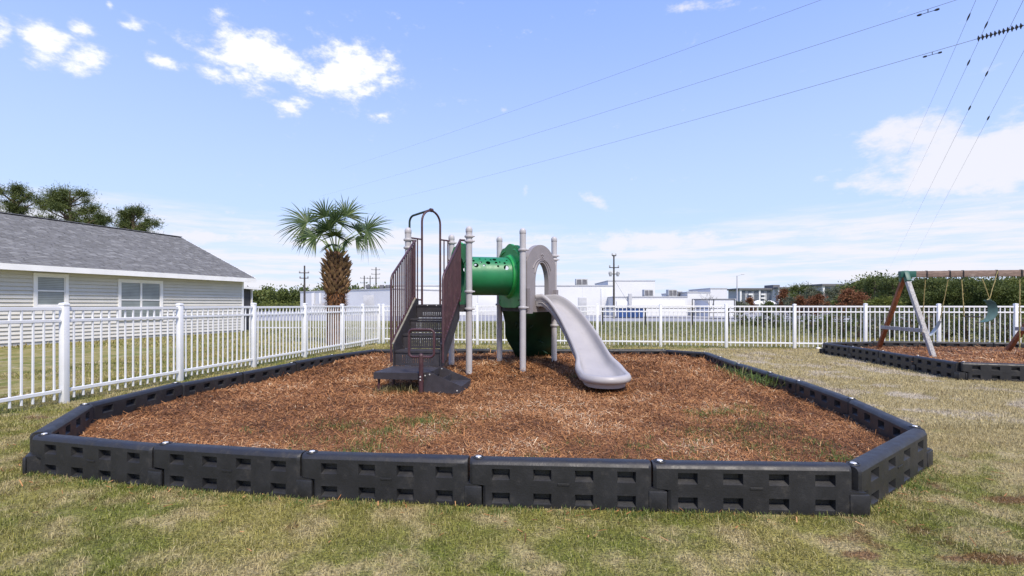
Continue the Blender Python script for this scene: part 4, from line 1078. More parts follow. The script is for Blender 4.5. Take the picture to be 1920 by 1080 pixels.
    for k in range(4):
        zt = DZ-rise*(k+1); of = o0+run*k
        # riser with real perforations
        mb = MB(); x0, x1 = -hwid+.006, hwid-.006; zb, ztp = zt+.006, zt+rise-.03; nx, nz = 15, 6; ix0, ix1, iz0, iz1 = x0+.09, x1-.09, zb+.035, ztp-.03
        xs = [x0, ix0]; zs_ = [zb, iz0]
        cw = (ix1-ix0)/nx; cz = (iz1-iz0)/nz; xs = [x0]; hx = set(); hz = set()
        for i in range(nx):
            xs += [ix0+cw*(i+.36), ix0+cw*(i+.64)]
        xs.append(x1); zs_ = [zb]
        for j in range(nz): zs_ += [iz0+cz*(j+.34), iz0+cz*(j+.66)]
        zs_.append(ztp)
        for i in range(len(xs)-1):
            for j in range(len(zs_)-1):
                if i % 2 == 1 and j % 2 == 1: continue
                a = S(xs[i], of, zs_[j]); b = S(xs[i+1], of, zs_[j]); c2 = S(xs[i+1], of, zs_[j+1]); d2 = S(xs[i], of, zs_[j+1]); mb.add([a, b, c2, d2], [[0, 1, 2, 3]])
        mb.build('stair_riser', M['step'], R)
        # tread: folded nose
        if k < 3:
            t_ = MB(); t_.poly([S(-hwid+.004, of, zt), S(hwid-.004, of, zt), S(hwid-.004, of+run+.012, zt), S(-hwid+.004, of+run+.012, zt)], (0, 0, -.004-.024)); t_.build('stair_tread', M['step'], R)
    tt = MB(); tt.poly([S(-hwid+.004, -.12, DZ-.03), S(hwid-.004, -.12, DZ-.03), S(hwid-.004, o0+.012, DZ-.03), S(-hwid+.004, o0+.012, DZ-.03)], (0, 0, .034)); tt.build('stair_tread', M['step'], R)
    for sx in (-.15, .0, .18):
        b = MB(); b.lathe([(.010, 0), (.009, .005), (.001, .007)], S(sx, o0+.013, DZ-.015), 8, ou.to_track_quat('Z', 'Y').to_matrix().to_4x4()); b.build('bolt', M['bolt'], R)
    of4 = o0+3*run; zp = DZ-4*rise       # platform height .37
    # side plates
    for sg, nm in ((-1, 0), (1, 1)):
        sp_ = MB(); x = sg*(hwid+.006)
        sp_.poly([S(x, -.02, DZ+.10), S(x, .10, DZ+.10), S(x, of4+.04, zp+.30), S(x, of4+.04, zp-.0), S(x, of4-.14, zp+.0), S(x, -.02, DZ-.22)], rx*.012*sg)
        so_ = sp_.build('stair_side', M['step'] , R)
        # top flange of the side plate: the left one has its coating worn off
        fl = MB(); fl.beam(S(x+sg*.014, .10, DZ+.11), S(x+sg*.014, of4+.04, zp+.315), .024, .012, up=(0, 0, 1)); fo = fl.build('side_flange', M['rust'] if sg < 0 else M['step'], so_)
        if sg < 0: fo['label'] = 'chipped pale flange with orange rust'
        for k in range(11):
            q = S(x+sg*.018, lerp(.12, of4, k/10), lerp(DZ+.09, zp+.30, k/10)); b = MB(); b.lathe([(.010, 0), (.009, .006), (.001, .008)], q+Vector((0, 0, -.03)), 8, (rx*sg).to_track_quat('Z', 'Y').to_matrix().to_4x4()); b.build('bolt', M['bolt'], so_)
        # railing
        X = sg*(hwid+.045); zt0, zt1 = 2.30, 1.655; n = 13
        pts = [S(X, of4+.03, zp+.06), S(X, of4+.03, zt1-.06), S(X, of4+.015, zt1-.02), S(X, of4-.03, zt1+.03), S(X, .10, zt0-.03), S(X, .055, zt0), S(X, .02, zt0), S(X*1.15, -.03, zt0)]
        rl = MB(); rl.tube(pts, .0165, 10); ro = rl.build('handrail', M['maroon'], R)
        lo = MB(); lo.beam(S(X, .08, DZ+.15), S(X, of4+.02, zp+.33), .02, .03); lo.build('lower_rail', M['maroon'], ro)
        hi_ = MB(); hi_.tube([S(X, .06, zt0-.02), S(X, .06, DZ+.05)], .0165, 8); hi_.build('rail_post', M['maroon'], ro)
        for k in range(1, n):
            f = k/n; o_ = lerp(.06, of4+.02, f); bb = MB(); bb.tube([S(X, o_, lerp(DZ+.14, zp+.32, f)), S(X, o_, lerp(zt0-.035, zt1+.0, f))], .0105, 8); bb.build('baluster', M['maroon'], ro)
        if sg > 0:
            pass
    # bottom platform, legs, hand loop, side step
    po0, po1 = of4+.002, of4+.70
    pf = MB(); pf.poly([S(-hwid-.03, po0, zp-.085), S(hwid+.02, po0, zp-.085), S(hwid+.02, po1, zp-.085), S(-hwid-.03, po1, zp-.085)], (0, 0, .085)); bmx = pf.build('landing', M['step'], R)
    for (x, o_) in ((-hwid+.02, po1-.06), (-hwid+.02, po0+.10), (hwid-.05, po0+.1)):
        lg = MB(); lg.tube([S(x, o_, zp-.084), S(x, o_, .05)], .019, 8); lg.build('leg', M['maroon'], R)
    hp = MB(); xl = .075+.205; hp.tube([S(xl, po1+.022, .04), S(xl, po1+.022, .60)], .030, 12); hpo = hp.build('handle_post', M['maroon'], R)
    kn = MB(); kn.lathe([(.03, .598), (.024, .615), (.012, .625), (.001, .627)], S(xl, po1+.022, 0), 12); kn.build('post_cap', M['maroon'], hpo)
    for z in (.29, .33):
        b = MB(); b.lathe([(.011, 0), (.010, .005), (.001, .007)], S(xl, po1+.052, z), 8, ou.to_track_quat('Z', 'Y').to_matrix().to_4x4()); b.build('bolt', M['bolt'], hpo)
    cx, cz, hx, hz_, rr = xl+.005, .755, .165, .175, .055; lp = []
    for (qx, qz, a0_) in ((1, 1, 0), (-1, 1, PI/2), (-1, -1, PI), (1, -1, 1.5*PI)):
        for k in range(6):
            a = a0_+PI/2*k/5; lp.append(S(cx+qx*(hx-rr)+math.cos(a)*rr, po1+.022, cz+qz*(hz_-rr)+math.sin(a)*rr))
    l = MB(); l.tube(lp, .0165, 10, closed=True); l.build('hand_loop', M['maroon'], R)
    sx0, sx1 = hwid+.022, hwid+.46; g0 = mz(-1.0, 6.4)
    for o_ in (po1-.012, po0+.10):
        b = MB(); b.poly([S(sx0-.05, o_, zp+.012), S(sx0+.03, o_, zp+.012), S(sx1, o_, .215), S(sx1, o_, g0-.02), S(sx0-.05, o_, g0-.02)], ou*.012); so2 = b.build('step_side', M['step'], R)
        for (bx, bz) in ((sx0-.03, zp-.03), (sx0+.03, zp-.015), (sx1-.05, .155)):
            q = MB(); q.lathe([(.010, 0), (.009, .005), (.001, .006)], S(bx, o_+.013, bz), 8, ou.to_track_quat('Z', 'Y').to_matrix().to_4x4()); q.build('bolt', M['bolt'], so2)
    b = MB(); b.poly([S(sx0+.17, po0+.112, .185), S(sx1-.002, po0+.112, .185), S(sx1-.002, po1-.014, .185), S(sx0+.17, po1-.014, .185)], (0, 0, .02)); b.build('low_step', M['step'], R)
    b = MB(); b.poly([S(sx1-.012, po0+.112, g0-.02), S(sx1-.002, po0+.112, g0-.02), S(sx1-.002, po1-.014, g0-.02), S(sx1-.012, po1-.014, g0-.02)], (0, 0, .184-g0+.02)); b.build('step_front', M['step'], R)
    b = MB(); b.poly([S(sx0+.16, po0+.112, .19), S(sx0+.168, po0+.112, .19), S(sx0+.168, po1-.014, .19), S(sx0+.16, po1-.014, .19)], (0, 0, .10)); b.build('step_riser', M['step'], R)
    # ---- hoop and bars on the GF edge, with the outer pole
    u = (Fp-Gp).normalized(); L = (Fp-Gp).length; on = Vector((-u.y, u.x, 0)); 
    h0, h1 = Gp+u*L*.30, Gp+u*L*.72; hc = (h0+h1)/2; hr = (h1-h0).length/2; zt = 2.88-hr
    pts = [Vector((h0.x, h0.y, DZ)), Vector((h0.x, h0.y, zt-.2))]+[hc+u*(-math.cos(a)*hr)+Vector((0, 0, zt+math.sin(a)*hr)) for a in np.linspace(0, PI, 15)]+[Vector((h1.x, h1.y, zt-.2)), Vector((h1.x, h1.y, DZ))]
    hb = MB(); hb.tube(pts, .0185, 10); ho2 = hb.build('entry_hoop', M['maroon'], R)
    for (p_, q_, nb, zz) in ((Gp, h0, 3, 2.36), (h1, Fp, 3, 2.40)):
        t_ = MB(); t_.tube([p_+Vector((0, 0, zz)), q_+Vector((0, 0, zz-.0))], .014, 8); t_.tube([p_+Vector((0, 0, DZ+.08)), q_+Vector((0, 0, DZ+.08))], .014, 8); bo = t_.build('bar_panel', M['maroon'], R)
        for k in range(1, nb):
            q = p_.lerp(q_, k/nb); bb = MB(); bb.tube([q+Vector((0, 0, DZ+.08)), q+Vector((0, 0, zz))], .0115, 8); bb.build('baluster', M['maroon'], bo)
    fp = hc+on*.56; topz = 2.89
    pl = MB(); pts = [Vector((fp.x, fp.y, .05)), Vector((fp.x, fp.y, topz-.16))]+[Vector((fp.x, fp.y, topz-.16))+Vector((0, 0, .12*math.sin(a)))-on*.12*(1-math.cos(a)) for a in np.linspace(.2, PI/2, 6)]+[hc+Vector((0, 0, 2.90))]
    pl.tube(pts, .019, 10); pl.build('slide_pole', M['hoop'], R)
    cl_ = MB(); cl_.lathe([(.03, -.03), (.034, -.02), (.034, .02), (.03, .03)], hc+Vector((0, 0, 2.89)), 12, u.to_track_quat('Z', 'Y').to_matrix().to_4x4()); cl_.build('clamp', M['maroon'], R)
play()
tufts('landing_weeds', [(-1.62+random.uniform(-.1, .55), 6.35+random.uniform(-.05, .35), .10) for _ in range(16)], 'dry green weeds and straw under the stair landing', 'weeds', M['drygrass'], (.05, .16), (.003, .006), 26, .07)
sp = [T(x_, y_) for x_, y_ in ((1400, 690), (1418, 694), (1432, 699), (1446, 703), (1456, 707), (1372, 681), (1385, 686))]
tufts('border_weeds', [(x_-.12, y_, .18) for x_, y_ in sp], 'green weeds growing over the right side of the black border', 'weeds', M['weed'], (.06, .18), (.005, .010), 40, .10)
q = G(232, 752, .12)
tufts('spiky_weed', [(q.x+.12, q.y+.05, .12), (q.x+.02, q.y, .12), (q.x+.22, q.y+.2, .12)], 'spiky grey green weed against the inside of the left border', 'weed', M['drygrass'], (.08, .22), (.004, .007), 16, .05)
sp = []
for (px, py, k, r) in ((770, 790, 16, .28), (720, 812, 12, .25), (1340, 770, 14, .2), (1390, 805, 16, .22), (1370, 825, 12, .25), (640, 840, 14, .3), (1500, 852, 14, .3), (1040, 848, 6, .3), (860, 780, 5, .2), (600, 795, 5, .3), (1100, 705, 6, .1), (1010, 668, 14, .25), (1180, 845, 8, .3), (400, 700, 4, .15)):
    g = G(px, py, .12)
    for _ in range(k): sp.append((g.x+random.gauss(0, r), g.y+random.gauss(0, r*.7), .105+(.08 if g.y > 9.5 else 0)))
P_in = [s_ for s_ in sp if inpoly(BED1, np.array([s_[0]]), np.array([s_[1]]))[0] and edgedist(BED1, np.array([s_[0]]), np.array([s_[1]]))[0] > .1]
tufts('mulch_weeds', P_in, 'thin green grass sprouting through the playground mulch', 'grass', M['weed'], (.02, .065), (.0025, .0045), 60, .07)
li = MB(); q = G(1534, 655); li.box((q.x, q.y, .03), (.12, .06, .05), .012, Matrix.Rotation(.4, 3, 'Z')); li.box((q.x+.07, q.y+.02, .022), (.06, .05, .03), .008)
tag(li.build('litter', M['litter']), 'small crumpled white scrap on the grass in front of the back fence', 'litter')

# ------------------------------------------------------------ swing set
def swing():
    a1 = Vector((8.98, 11.45, 2.0)); a2 = Vector((11.95, 10.85, 2.0)); bd = (a2-a1).normalized()
    R = empty('swing_set', (8.98, 11.45, 0), 'wooden A frame swing set with green corner brackets standing in the right mulch bed', 'swing set')
    b = MB(); b.beam(a1-bd*.10+Vector((0, 0, -.06)), a2+bd*.15+Vector((0, 0, -.06)), .09, .14, bev=.006); b.build('beam', M['beam'], R)
    legs = [(a1, Vector((9.15, 12.55, .08)), 'wood', 'stained red brown leg'), (a1, Vector((8.77, 10.40, .08)), 'woodg', 'weathered grey leg'), (a2, Vector((11.52, 11.72, .08)), 'wood', None), (a2, Vector((12.1, 9.75, .08)), 'woodg', None)]
    for (ap, ft, mm, lb) in legs:
        l = MB(); l.beam(ap+Vector((0, 0, -.05))+(ft-ap)*.03, ft, .085, .085, up=bd, bev=.006); o = l.build('leg', M[mm], R)
        if lb: o['label'] = lb
    for ap, f1, f2 in ((a1, legs[0][1], legs[1][1]), (a2, legs[2][1], legs[3][1])):
        t = .68; p = ap.lerp(f1, t); q = ap.lerp(f2, t); e = (q-p).normalized()
        c = MB(); c.beam(p-e*.08-bd*.06, q+e*.06-bd*.06, .035, .085, bev=.004); c.build('crossbar', M['woodg'], R)
        g = MB()
        for f in (f1, f2):
            dd = (f-ap).normalized(); g.beam(ap+Vector((0, 0, .0)), ap+dd*.26, .10, .10, up=bd, bev=.008)
        g.box(ap+bd*.04+Vector((0, 0, -.06)), (.32, .11, .145), .008, Matrix((bd, Vector((-bd.y, bd.x, 0)), Vector((0, 0, 1)))).transposed()); g.build('corner_bracket', M['teal'], R)
    def bx(px):   # point on the beam seen at this column
        t = (px-960)/F; s = (t*a1.y-a1.x)/(bd.x-t*bd.y); return a1+bd*s
    for px in (1735, 1778, 1803, 1866, 1912):
        p = bx(px); h = MB(); h.tube([p+Vector((0, -.055, -.02)), p+Vector((0, -.055, -.15)), p+Vector((0, 0, -.17))], .012, 6); h.tube([p+Vector((0, 0, .012)), p+Vector((0, -.05, .012)), p+Vector((0, -.056, -.1))], .01, 6); h.build('hanger', M['iron'], R)
    def chain(p, q, m, r=.010, par=None):
        n = max(4, int((q-p).length/.05)); mb = MB(); pts = [p.lerp(q, k/n)+Vector((random.gauss(0, .002), 0, 0)) for k in range(n+1)]
        mb.tube(pts, [r*(1.25 if k % 2 else .75) for k in range(n+1)], 6); return mb.build('chain', m, par)
    def belt(name, label, pts, wd, m, chains, normal=None):
        pts = [Vector(p) for p in pts]; root = empty(name, pts[0], label, 'swing', 'swings hanging from the wooden beam')
        mb = MB(); side = Vector(normal) if normal else Vector((-bd.y, bd.x, 0)); vs = []; fs = []
        n = len(pts)
        for i, p in enumerate(pts):
            w_ = wd*(.35+.65*math.sin(PI*(i+.6)/(n+.2))**.5); t = (pts[min(i+1, n-1)]-pts[max(i-1, 0)]).normalized(); nn = side.cross(t).normalized()*.005
            vs += [p-side*w_/2-nn, p+side*w_/2-nn, p+side*w_/2+nn, p-side*w_/2+nn]
        for i in range(n-1):
            for k in range(4): fs.append([4*i+k, 4*i+(k+1) % 4, 4*i+4+(k+1) % 4, 4*i+4+k])
        fs += [[0, 1, 2, 3], [4*n-4, 4*n-3, 4*n-2, 4*n-1]]; mb.add(vs, fs); mb.build('seat', m, root, ang=60)
        for (a, b_) in chains: chain(Vector(a), Vector(b_), M['yellow'], .009, root)
    # low belt swing
    p, q = bx(1735), bx(1778); y = p.y; s0 = p+Vector((.12, .25, -1.42)); s1 = q+Vector((-.02, .2, -1.13))
    belt('belt_swing', 'pale grey belt swing hanging low beside the grey leg of the swing set', [s0, s0+Vector((.08, 0, -.05)), s0+Vector((.17, 0, -.05)), s0+Vector((.26, 0, .02)), s0+Vector((.34, 0, .13)), s1], .15, M['beltg'], [(p+Vector((0, 0, -.17)), s0), (q+Vector((0, 0, -.17)), s1)])
    # trapeze bar
    p = bx(1803); q = p+Vector((.06, 0, -1.02)); R2 = empty('trapeze_bar', (q.x, q.y, q.z), 'black trapeze bar on yellow rope hanging tilted between the two belt swings', 'trapeze', 'swings hanging from the wooden beam')
    t = MB(); t.tube([q, q+Vector((.46, .05, -.01))], .013, 8); t.build('bar', M['iron'], R2)
    chain(p+Vector((0, 0, -.17)), q, M['yellow'], .010, R2)
    # twisted belt swing, hooked up high
    p = bx(1866); h = p+Vector((-.20, -.08, -.62)); tp = p+Vector((-.36, -.08, -.18))
    sw = [h+Vector((-.06, 0, -.03)), h+Vector((.03, 0, -.10)), h+Vector((.075, 0, -.22)), h+Vector((.06, 0, -.34)), h+Vector((-.0, 0, -.44)), h+Vector((-.10, 0, -.50)), h+Vector((-.16, 0, -.52))]
    belt('twisted_swing', 'dark teal belt swing twisted up short with its yellow chains crossed', sw, .17, M['belt'], [(p+Vector((0, -.06, -.0)), h), (tp, h), (h, h+Vector((-.06, 0, -.03)))], (.75, -.66, .1))
    p = bx(1912); R3 = empty('rope', p+Vector((0, 0, -.2)), 'yellow rope hanging straight down beside the far swing leg', 'rope', 'swings hanging from the wooden beam'); chain(p+Vector((0, 0, -.17)), p+Vector((0, 0, -1.72)), M['yellow'], .011, R3)
random.seed(9); swing()

# ------------------------------------------------------------ far buildings
def block(root, px0, px1, ytop, y, dep, m, name='wall', cap=True, y1=None, base=-.1):
    y1 = y1 or y; a = Vector((PX(px0, y), y, base)); b = Vector((PX(px1, y1), y1, base)); h = HZ(ytop, y)-base
    n = Vector((-(b-a).y, (b-a).x, 0)).normalized(); n = n if n.y > 0 else -n
    mb = MB(); mb.poly([a, b, b+n*dep, a+n*dep], (0, 0, h)); w_ = mb.build(name, m, root)
    if cap:
        u = (b-a).normalized(); c = MB(); q = Vector((0, 0, h+.001)); c.poly([a-u*.06-n*.06+q, b+u*.06-n*.06+q, b+u*.06+n*(dep+.06)+q, a-u*.06+n*(dep+.06)+q], (0, 0, .11)); c.build('coping', M['capm'], w_)
    return w_
def grooves(root, px0, px1, y, ytop, n):
    for k in range(1, n):
        px = lerp(px0, px1, k/n); mb = MB(); mb.box((PX(px, y), y-.01, HZ(ytop, y)/2), (.05, .03, HZ(ytop, y)-.02)); mb.build('wall_joint', M['wall_g'], root)
L1 = empty('warehouse', (PX(650, 56), 56, 0), 'long low white warehouse wing behind the palm tree', 'building')
block(L1, 563, 735, 548, 68, 8, M['concrete_w'], y1=54.5); 
for px, w_ in ((588, .35), (601, .2)):
    f = (px-563)/(735-563); y = lerp(68, 54.5, f)-.5; mb = MB(); mb.box((PX(px, y), y, 1.4), (w_, .5, 2.7)); mb.build('downpipe', M['wall_g'], L1)
mb = MB(); y = 61.5; mb.box((PX(597, y+2), y+2.3, .6), (1.5, .3, 1.5)); mb.build('door', M['capm'], L1)
for px, wd_, hh in ((655, 1.0, 2.1), (703, 2.6, 2.3)):
    f = (px-563)/(735-563); y = lerp(68, 54.5, f)-.12; mb = MB(); mb.box((PX(px, y), y, hh/2), (wd_, .3, hh), .02); mb.build('door', M['capm'], L1)
L2 = empty('warehouse', (PX(950, 60), 60, 0), 'large flat roofed white warehouse directly behind the play structure', 'building')
block(L2, 738, 1152, 536.5, 60, 14, M['concrete_w']); grooves(L2, 738, 1152, 60, 537, 7)
for px, wd_, hh, mm in ((812, 1.0, 2.1, 'capm'), (918, 2.8, 2.5, 'wall_g'), (1092, 1.0, 2.1, 'capm'), (1128, .15, 3.2, 'wall_g')):
    mb = MB(); mb.box((PX(px, 60), 59.97, hh/2), (wd_, .12, hh), .02); mb.build('door' if wd_ > .5 else 'downpipe', M[mm], L2)
block(L2, 1140, 1228, 527, 76, 12, M['concrete_w'])
L3 = empty('annex', (PX(1220, 56), 56, 0), 'low white annex with rooftop units right of the tall utility pole', 'building')
block(L3, 1153, 1289, 557.5, 56, 12, M['concrete_w']); grooves(L3, 1153, 1289, 56, 558, 4)
block(L3, 1289, 1332, 549, 58, 10, M['concrete_w']); block(L3, 1332, 1363, 541.5, 66, 8, M['wall_g']); block(L3, 1328, 1379, 562, 53, 4, M['wall_g'])
for (px, z) in ((1181, 1.5),):
    mb = MB(); mb.box((PX(px, 55.9), 55.8, z), (.35, .3, 1.9)); mb.build('vent_stack', M['capm'], L3)
mb = MB(); mb.box((PX(1220, 56), 55.95, 1.4), (7.6, .06, .5)); mb.build('white_band', M['trim'], L3)
for (px0, px1, y0, y1, yy, lb) in ((1079, 1101, 523, 535, 62, 'rooftop air unit on the main white warehouse beside the slide hood'), (1206, 1223, 543, 556, 60, 'left rooftop air unit on the low annex'),
                                   (1251, 1267, 543, 556, 60, 'right rooftop air unit on the low annex'), (1268, 1277, 546, 556, 61, 'small pale unit beside the right annex air unit'), (1290, 1305, 546.5, 549.5, 60, 'flat dark hatch on the annex roof near the bare tree')):
    w_ = (px1-px0)*yy/F; h0, h1 = HZ(y1, yy), HZ(y0, yy); x = PX((px0+px1)/2, yy); r = empty('air_unit', (x, yy, h0), lb, 'air conditioner', 'rooftop units on the white buildings')
    mb = MB(); mb.box((x, yy, (h0+h1)/2), (w_, 1.0, h1-h0), .02); mb.build('casing', M['hvac'], r)
    for k in range(2):
        g = MB(); g.box((x+(k-.5)*w_*.46, yy-.51, (h0+h1)/2), (w_*.38, .03, (h1-h0)*.72)); g.build('grille', M['hvacd'], r)
    for k in (-1, 1):
        g = MB(); g.box((x+k*w_*.35, yy, h0-.16), (.12, .8, .32)); g.build('foot', M['hvacd'], r)
# small rooftop clutter right of the palm
for j, (px, lb) in enumerate(((690, 'left one of the small dark roof vents beyond the palm'), (716, 'middle one of the small dark roof vents beyond the palm'), (727, 'right one of the small dark roof vents beyond the palm'), (833, 'pale rooftop unit seen through the entry hoop'))):
    yy = 66; mb = MB(); h = HZ(534 if j < 3 else 531, yy); mb.box((PX(px, yy), yy, h-.25), (.5 if j < 3 else 1.0, .6, .45), .03); mb.box((PX(px, yy), yy, h-.6), (.3, .3, .6)); tag(mb.build('roof_vent', M['hvac'] if j == 3 else M['hvacd']), lb, 'roof vent', 'rooftop units on the white buildings')
# blue bins
for k in range(5):
    yy = 46; px = 1161+k*9.7; x = PX(px, yy); zt = HZ(578, yy); r = empty('blue_bin', (x, yy, 0), ['leftmost blue bin beside the tall utility pole', 'second blue bin from the utility pole', 'middle blue bin of the row by the warehouse', 'second blue bin from the right of the row', 'rightmost blue bin of the row by the warehouse'][k], 'bin', 'blue bins by the warehouse')
    mb = MB(); vs = [(x+sx*.19, yy+sy*.3, 0) for sx, sy in ((-1, -1), (1, -1), (1, 1), (-1, 1))]+[(x+sx*.225, yy+sy*.36, zt-.09) for sx, sy in ((-1, -1), (1, -1), (1, 1), (-1, 1))]
    mb.add(vs, [[0, 3, 2, 1], [4, 5, 6, 7]]+[[i, (i+1) % 4, 4+(i+1) % 4, 4+i] for i in range(4)]); mb.build('body', M['bluebin'], r)
    l = MB(); l.box((x, yy-.01, zt-.045), (.47, .78, .08), .02); l.build('lid', M['bluebin'], r)
# apartments far away
def apartments(name, px0, px1, ytop, y, label, tower=None):
    root = empty(name, (PX((px0+px1)/2, y), y, 0), label, 'building'); w0, w1 = PX(px0, y), PX(px1, y); h = HZ(ytop, y); d = 16
    mb = MB(); mb.poly([(w0, y, -1), (w1, y, -1), (w1, y+d, -1), (w0, y+d, -1)], (0, 0, h)); mb.build('wall', M['apt'], root)
    mb = MB(); mb.poly([(w0-1.2, y-1.5, h-1), (w1+1.2, y-1.5, h-1), (w1+1.2, y+d+1, h-1), (w0-1.2, y+d+1, h-1)], (0, 0, .9)); mb.build('roof', M['aptroof'], root)
    nb = max(3, int((w1-w0)/3.6)); st = 4; bw = (w1-w0)/nb
    wm = MB(); wm.box((0, 0, 0), (bw*.52, .3, 1.7)); wm = wm.mesh('window', M['aptwin']); bal = MB(); bal.box((0, 0, 0), (bw*.66, 1.1, .9)); bal = bal.mesh('balcony', M['aptw'])
    for i in range(nb):
        for k in range(st):
            z = (h-2.4)*(k+.5)/st+.5; x = w0+bw*(i+.5); inst('window', wm, root, (x, y-.1, z+.3))
            if i % 2: inst('balcony', bal, root, (x, y-.7, z-.75))
    for i in range(0, nb+1, 3):
        mb = MB(); mb.box((w0+bw*i, y-.3, h/2-1), (.9, .9, h-.2)); mb.build('pilaster', M['aptw'], root)
    if tower:
        t0, t1, ty = tower; mb = MB(); mb.poly([(PX(t0, y), y-1.8, -1), (PX(t1, y), y-1.8, -1), (PX(t1, y), y+8, -1), (PX(t0, y), y+8, -1)], (0, 0, HZ(ty, y))); mb.build('tower', M['aptw'], root)
        mb = MB(); mb.poly([(PX(t0, y)-.2, y-2, HZ(ty, y)-2.2), (PX(t1, y)+.2, y-2, HZ(ty, y)-2.2), (PX(t1, y)+.2, y+8.2, HZ(ty, y)-2.2), (PX(t0, y)-.2, y+8.2, HZ(ty, y)-2.2)], (0, 0, 2.4)); mb.build('tower_top', M['aptroof'], root)
apartments('apartment_block', 1388, 1447, 540, 290, 'grey apartment block with a dark roof and white stair tower on the horizon', (1447, 1458, 535))
apartments('apartment_block', 1460, 1513, 538, 285, 'grey apartment wing partly hidden by the tall rust tree')
apartments('apartment_block', 1543, 1594, 532, 240, 'apartment roof rising above the trees left of the pines')
for px, lb in ((1421, 'left white parasol below the grey apartment block'), (1443, 'right white parasol below the apartment stair tower')):
    yy = 80; x = PX(px, yy); zt = HZ(563, yy); r = empty('parasol', (x, yy, 0), lb, 'parasol', 'white parasols in front of the apartments')
    mb = MB(); mb.lathe([(1.05, zt-.62), (.98, zt-.5), (.55, zt-.16), (.02, zt)], (x, yy, 0), 8); mb.build('canopy', M['tent'], r); mb = MB(); mb.tube([(x, yy, 0), (x, yy, zt-.1)], .04, 6); mb.build('pole', M['woodg'], r)
# dark chain link fence and gate beyond the back fence
def iron_fence():
    r = empty('iron_fence', (PX(1430, 27), 27, 0), 'dark post and rail fence in the field beyond the white back fence', 'fence')
    ps = [Vector((PX(px, y), y, 0)) for px, y in ((1130, 31), (1210, 30.5), (1298, 30), (1366, 28.5), (1432, 27), (1512, 26), (1600, 25), (1700, 24), (1810, 23), (1930, 22))]
    for p in ps: mb = MB(); mb.tube([p, p+Vector((0, 0, 1.05))], .045, 8); mb.build('post', M['iron'], r)
    for a, b in zip(ps, ps[1:]):
        for z in (1.02, .45): mb = MB(); mb.tube([a+Vector((0, 0, z)), b+Vector((0, 0, z))], .022, 6); mb.build('rail', M['iron'], r)
    g = empty('gate_frame', (PX(1338, 40), 40, 0), 'tall thin dark gate frame in front of the annex by the bare tree', 'gate')
    zt = HZ(561, 40)
    for px in (1298, 1338, 1377): mb = MB(); mb.tube([(PX(px, 40), 40, 0), (PX(px, 40), 40, zt)], .035, 6); mb.build('post', M['iron'], g)
    for z in (zt, .6): mb = MB(); mb.tube([(PX(1298, 40), 40, z), (PX(1377, 40), 40, z)], .03, 6); mb.build('rail', M['iron'], g)
iron_fence()

# ------------------------------------------------------------ poles and wires
def upole(px, ytop, y, r, label, arms, group='utility poles'):
    x = PX(px, y); zt = HZ(ytop, y); R = empty('utility_pole', (x, y, 0), label, 'utility pole', group)
    mb = MB(); mb.tube([(x, y, -.2), (x, y, zt*.5), (x, y, zt)], [r, r*.85, r*.65], 8); mb.build('pole', M['pole'], R)
    for (f, w_) in arms:
        a = MB(); a.box((x, y-r, zt*f), (w_, .06, .07)); ao = a.build('crossarm', M['pole'], R)
        for s in (-1, 1):
            i = MB(); i.lathe([(.05, 0), (.08, .05), (.05, .1), (.07, .14), (.02, .2)], (x+s*w_*.45, y-r, zt*f+.03), 8); i.build('insulator', M['hvac'], ao)
    return Vector((x, y, zt))
q = upole(1151, 478, 44, .10, 'tallest dark utility pole, standing left of the blue bins', [(.985, .35), (.80, .85), (.70, .95)])
R_ = bpy.data.objects['utility_pole']
for s in (-.32, .32):
    mb = MB(); mb.lathe([(.10, -.2), (.12, -.17), (.12, .17), (.05, .24)], (q.x+s, q.y-.1, q.z*.70-.0), 10); mb.build('transformer', M['hvac'], R_)
guy = MB(); guy.tube([(q.x, q.y, q.z*.62), (q.x+2.2, q.y+.5, .1)], .012, 5); guy.build('guy_wire', M['wire'], R_)
upole(571, 498, 46, .11, 'dark utility pole between the house and the palm tree', [(.86, .9), (.76, .8)])
upole(683, 517, 90, .14, 'leftmost small pole of the three beyond the palm', [(.93, 1.4), (.80, 1.4)])
upole(694, 517, 98, .12, 'middle small pole of the three beyond the palm', [(.92, 1.2)])
upole(705, 501, 92, .15, 'tallest pole of the three beyond the palm', [(.94, 1.6), (.84, 1.6), (.75, 1.4)])
x = PX(1382, 70); zt = HZ(517, 70); R_ = empty('lamp_post', (x, 70, 0), 'slim grey lamp post on the horizon left of the apartment block', 'lamp post')
mb = MB(); mb.tube([(x, 70, 0), (x, 70, zt)], [.11, .07], 8); mb.build('pole', M['capm'], R_); mb = MB(); mb.tube([(x, 70, zt-.05), (x+.3, 70, zt+.1), (x+.75, 70, zt+.18)], .025, 6); mb.box((x+.8, 70, zt+.17), (.4, .2, .07)); mb.build('lamp_head', M['capm'], R_)

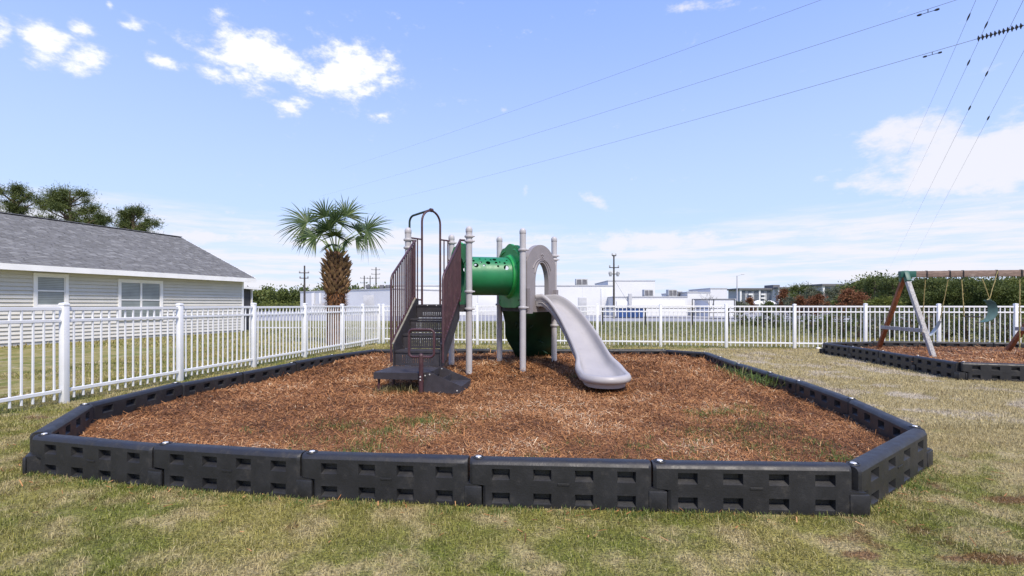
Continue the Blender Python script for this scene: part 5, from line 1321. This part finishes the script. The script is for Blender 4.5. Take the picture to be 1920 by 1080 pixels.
def wire(a, b, sag, r, label, ext=0.0, damp=(), marks=()):
    """a, b: (px, py, height) points on the wire"""
    def W(px, py, h): y = F*(h-CH)/(HY-py); return Vector((PX(px, y), y, h))
    A, B = W(*a), W(*b); d = B-A; A2 = A-d*ext; root = empty('power_line', A2, label, 'power line', 'overhead power lines'); n = 60; pts = []
    for k in range(n+1):
        t = k/n; p = A2.lerp(B, t); p.z -= sag*4*t*(1-t); pts.append(p)
    mb = MB(); mb.tube(pts, [r*(1-.7*k/n) for k in range(n+1)], 6); mb.build('wire', M['wire'], root)
    for (px, o) in damp:   # vibration dampers
        tt = (px-960)/F; s = (A.x-tt*A.y)/(-(d.x-tt*d.y)); p = A+d*s; f = (p-A2).length/(B-A2).length; p.z -= sag*4*f*(1-f); u = d.normalized()
        mb = MB(); c = p+Vector((0, 0, -.17)); mb.tube([c-u*.36, c+u*.36], .015, 6); mb.lathe([(.05, -.10), (.065, 0), (.035, .10)], c-u*.36, 8, u.to_track_quat('Z', 'Y').to_matrix().to_4x4()); mb.lathe([(.05, -.10), (.065, 0), (.035, .10)], c+u*.36, 8, u.to_track_quat('Z', 'Y').to_matrix().to_4x4()); mb.tube([p, c], .02, 6); mb.build('damper', M['iron'], root)
    for px in marks:       # splice sleeves
        tt = (px-960)/F; q = (A.x-tt*A.y)/(-(d.x-tt*d.y)); p = A+d*q; f = (p-A2).length/(B-A2).length; p.z -= sag*4*f*(1-f); u = d.normalized(); k = p.y/45
        mb = MB(); mb.lathe([(.02, -.7*k), (.06*k, -.35*k), (.075*k, 0), (.06*k, .35*k), (.02, .7*k)], p, 8, u.to_track_quat('Z', 'Y').to_matrix().to_4x4()); mb.build('splice_sleeve', M['iron'], root)
    return root, A, B
w3, A, B = wire((1835, 72, 17), (690, 384, 17), .45, .014, 'lowest of the three long power lines, ending in the insulator string', 0, ((1748, 0),))
u = (A-B).normalized(); e = A+u*4.4+Vector((0, 0, .12)); mb = MB(); mb.tube([A, e+u*3], .02, 6); mb.build('link_rod', M['iron'], w3)
dsk = MB(); dsk.lathe([(.04, -.06), (.16, -.03), (.17, .0), (.07, .04), (.04, .07)], n=14); dm = dsk.mesh('insulator_disc', M['iron'])
qr = (e-A).normalized().to_track_quat('Z', 'Y').to_euler()
for k in range(26): inst('insulator_disc', dm, w3, A.lerp(e, k/25), qr)
mb = MB(); mb.box(e+u*.15, (.35, .25, .3), .03); mb.build('yoke', M['iron'], w3)
wire((1770, 0, 17), (600, 368, 17), .45, .012, 'middle one of the three long power lines crossing the sky', .15, ((1740, 0),))
wire((1520, 0, 17), (640, 317, 17), .3, .010, 'highest and faintest of the three long power lines', .25)
wire((1829, 0, 22), (1700, 291, 20.5), .2, .013, 'leftmost steep power line at the upper right', .1, (), (1816,))
wire((1870, 0, 22), (1690, 382, 20.5), .2, .014, 'second steep power line from the left at the upper right', .1, (), (1849, 1816))
wire((1918, 0, 22), (1655, 528, 20), .2, .015, 'third steep power line from the left at the upper right', .1, (), (1850, 1818))
wire((1920, 92, 22), (1702, 505, 20), .2, .015, 'rightmost steep power line, lowest at the photo edge', .25, (), (1853,))
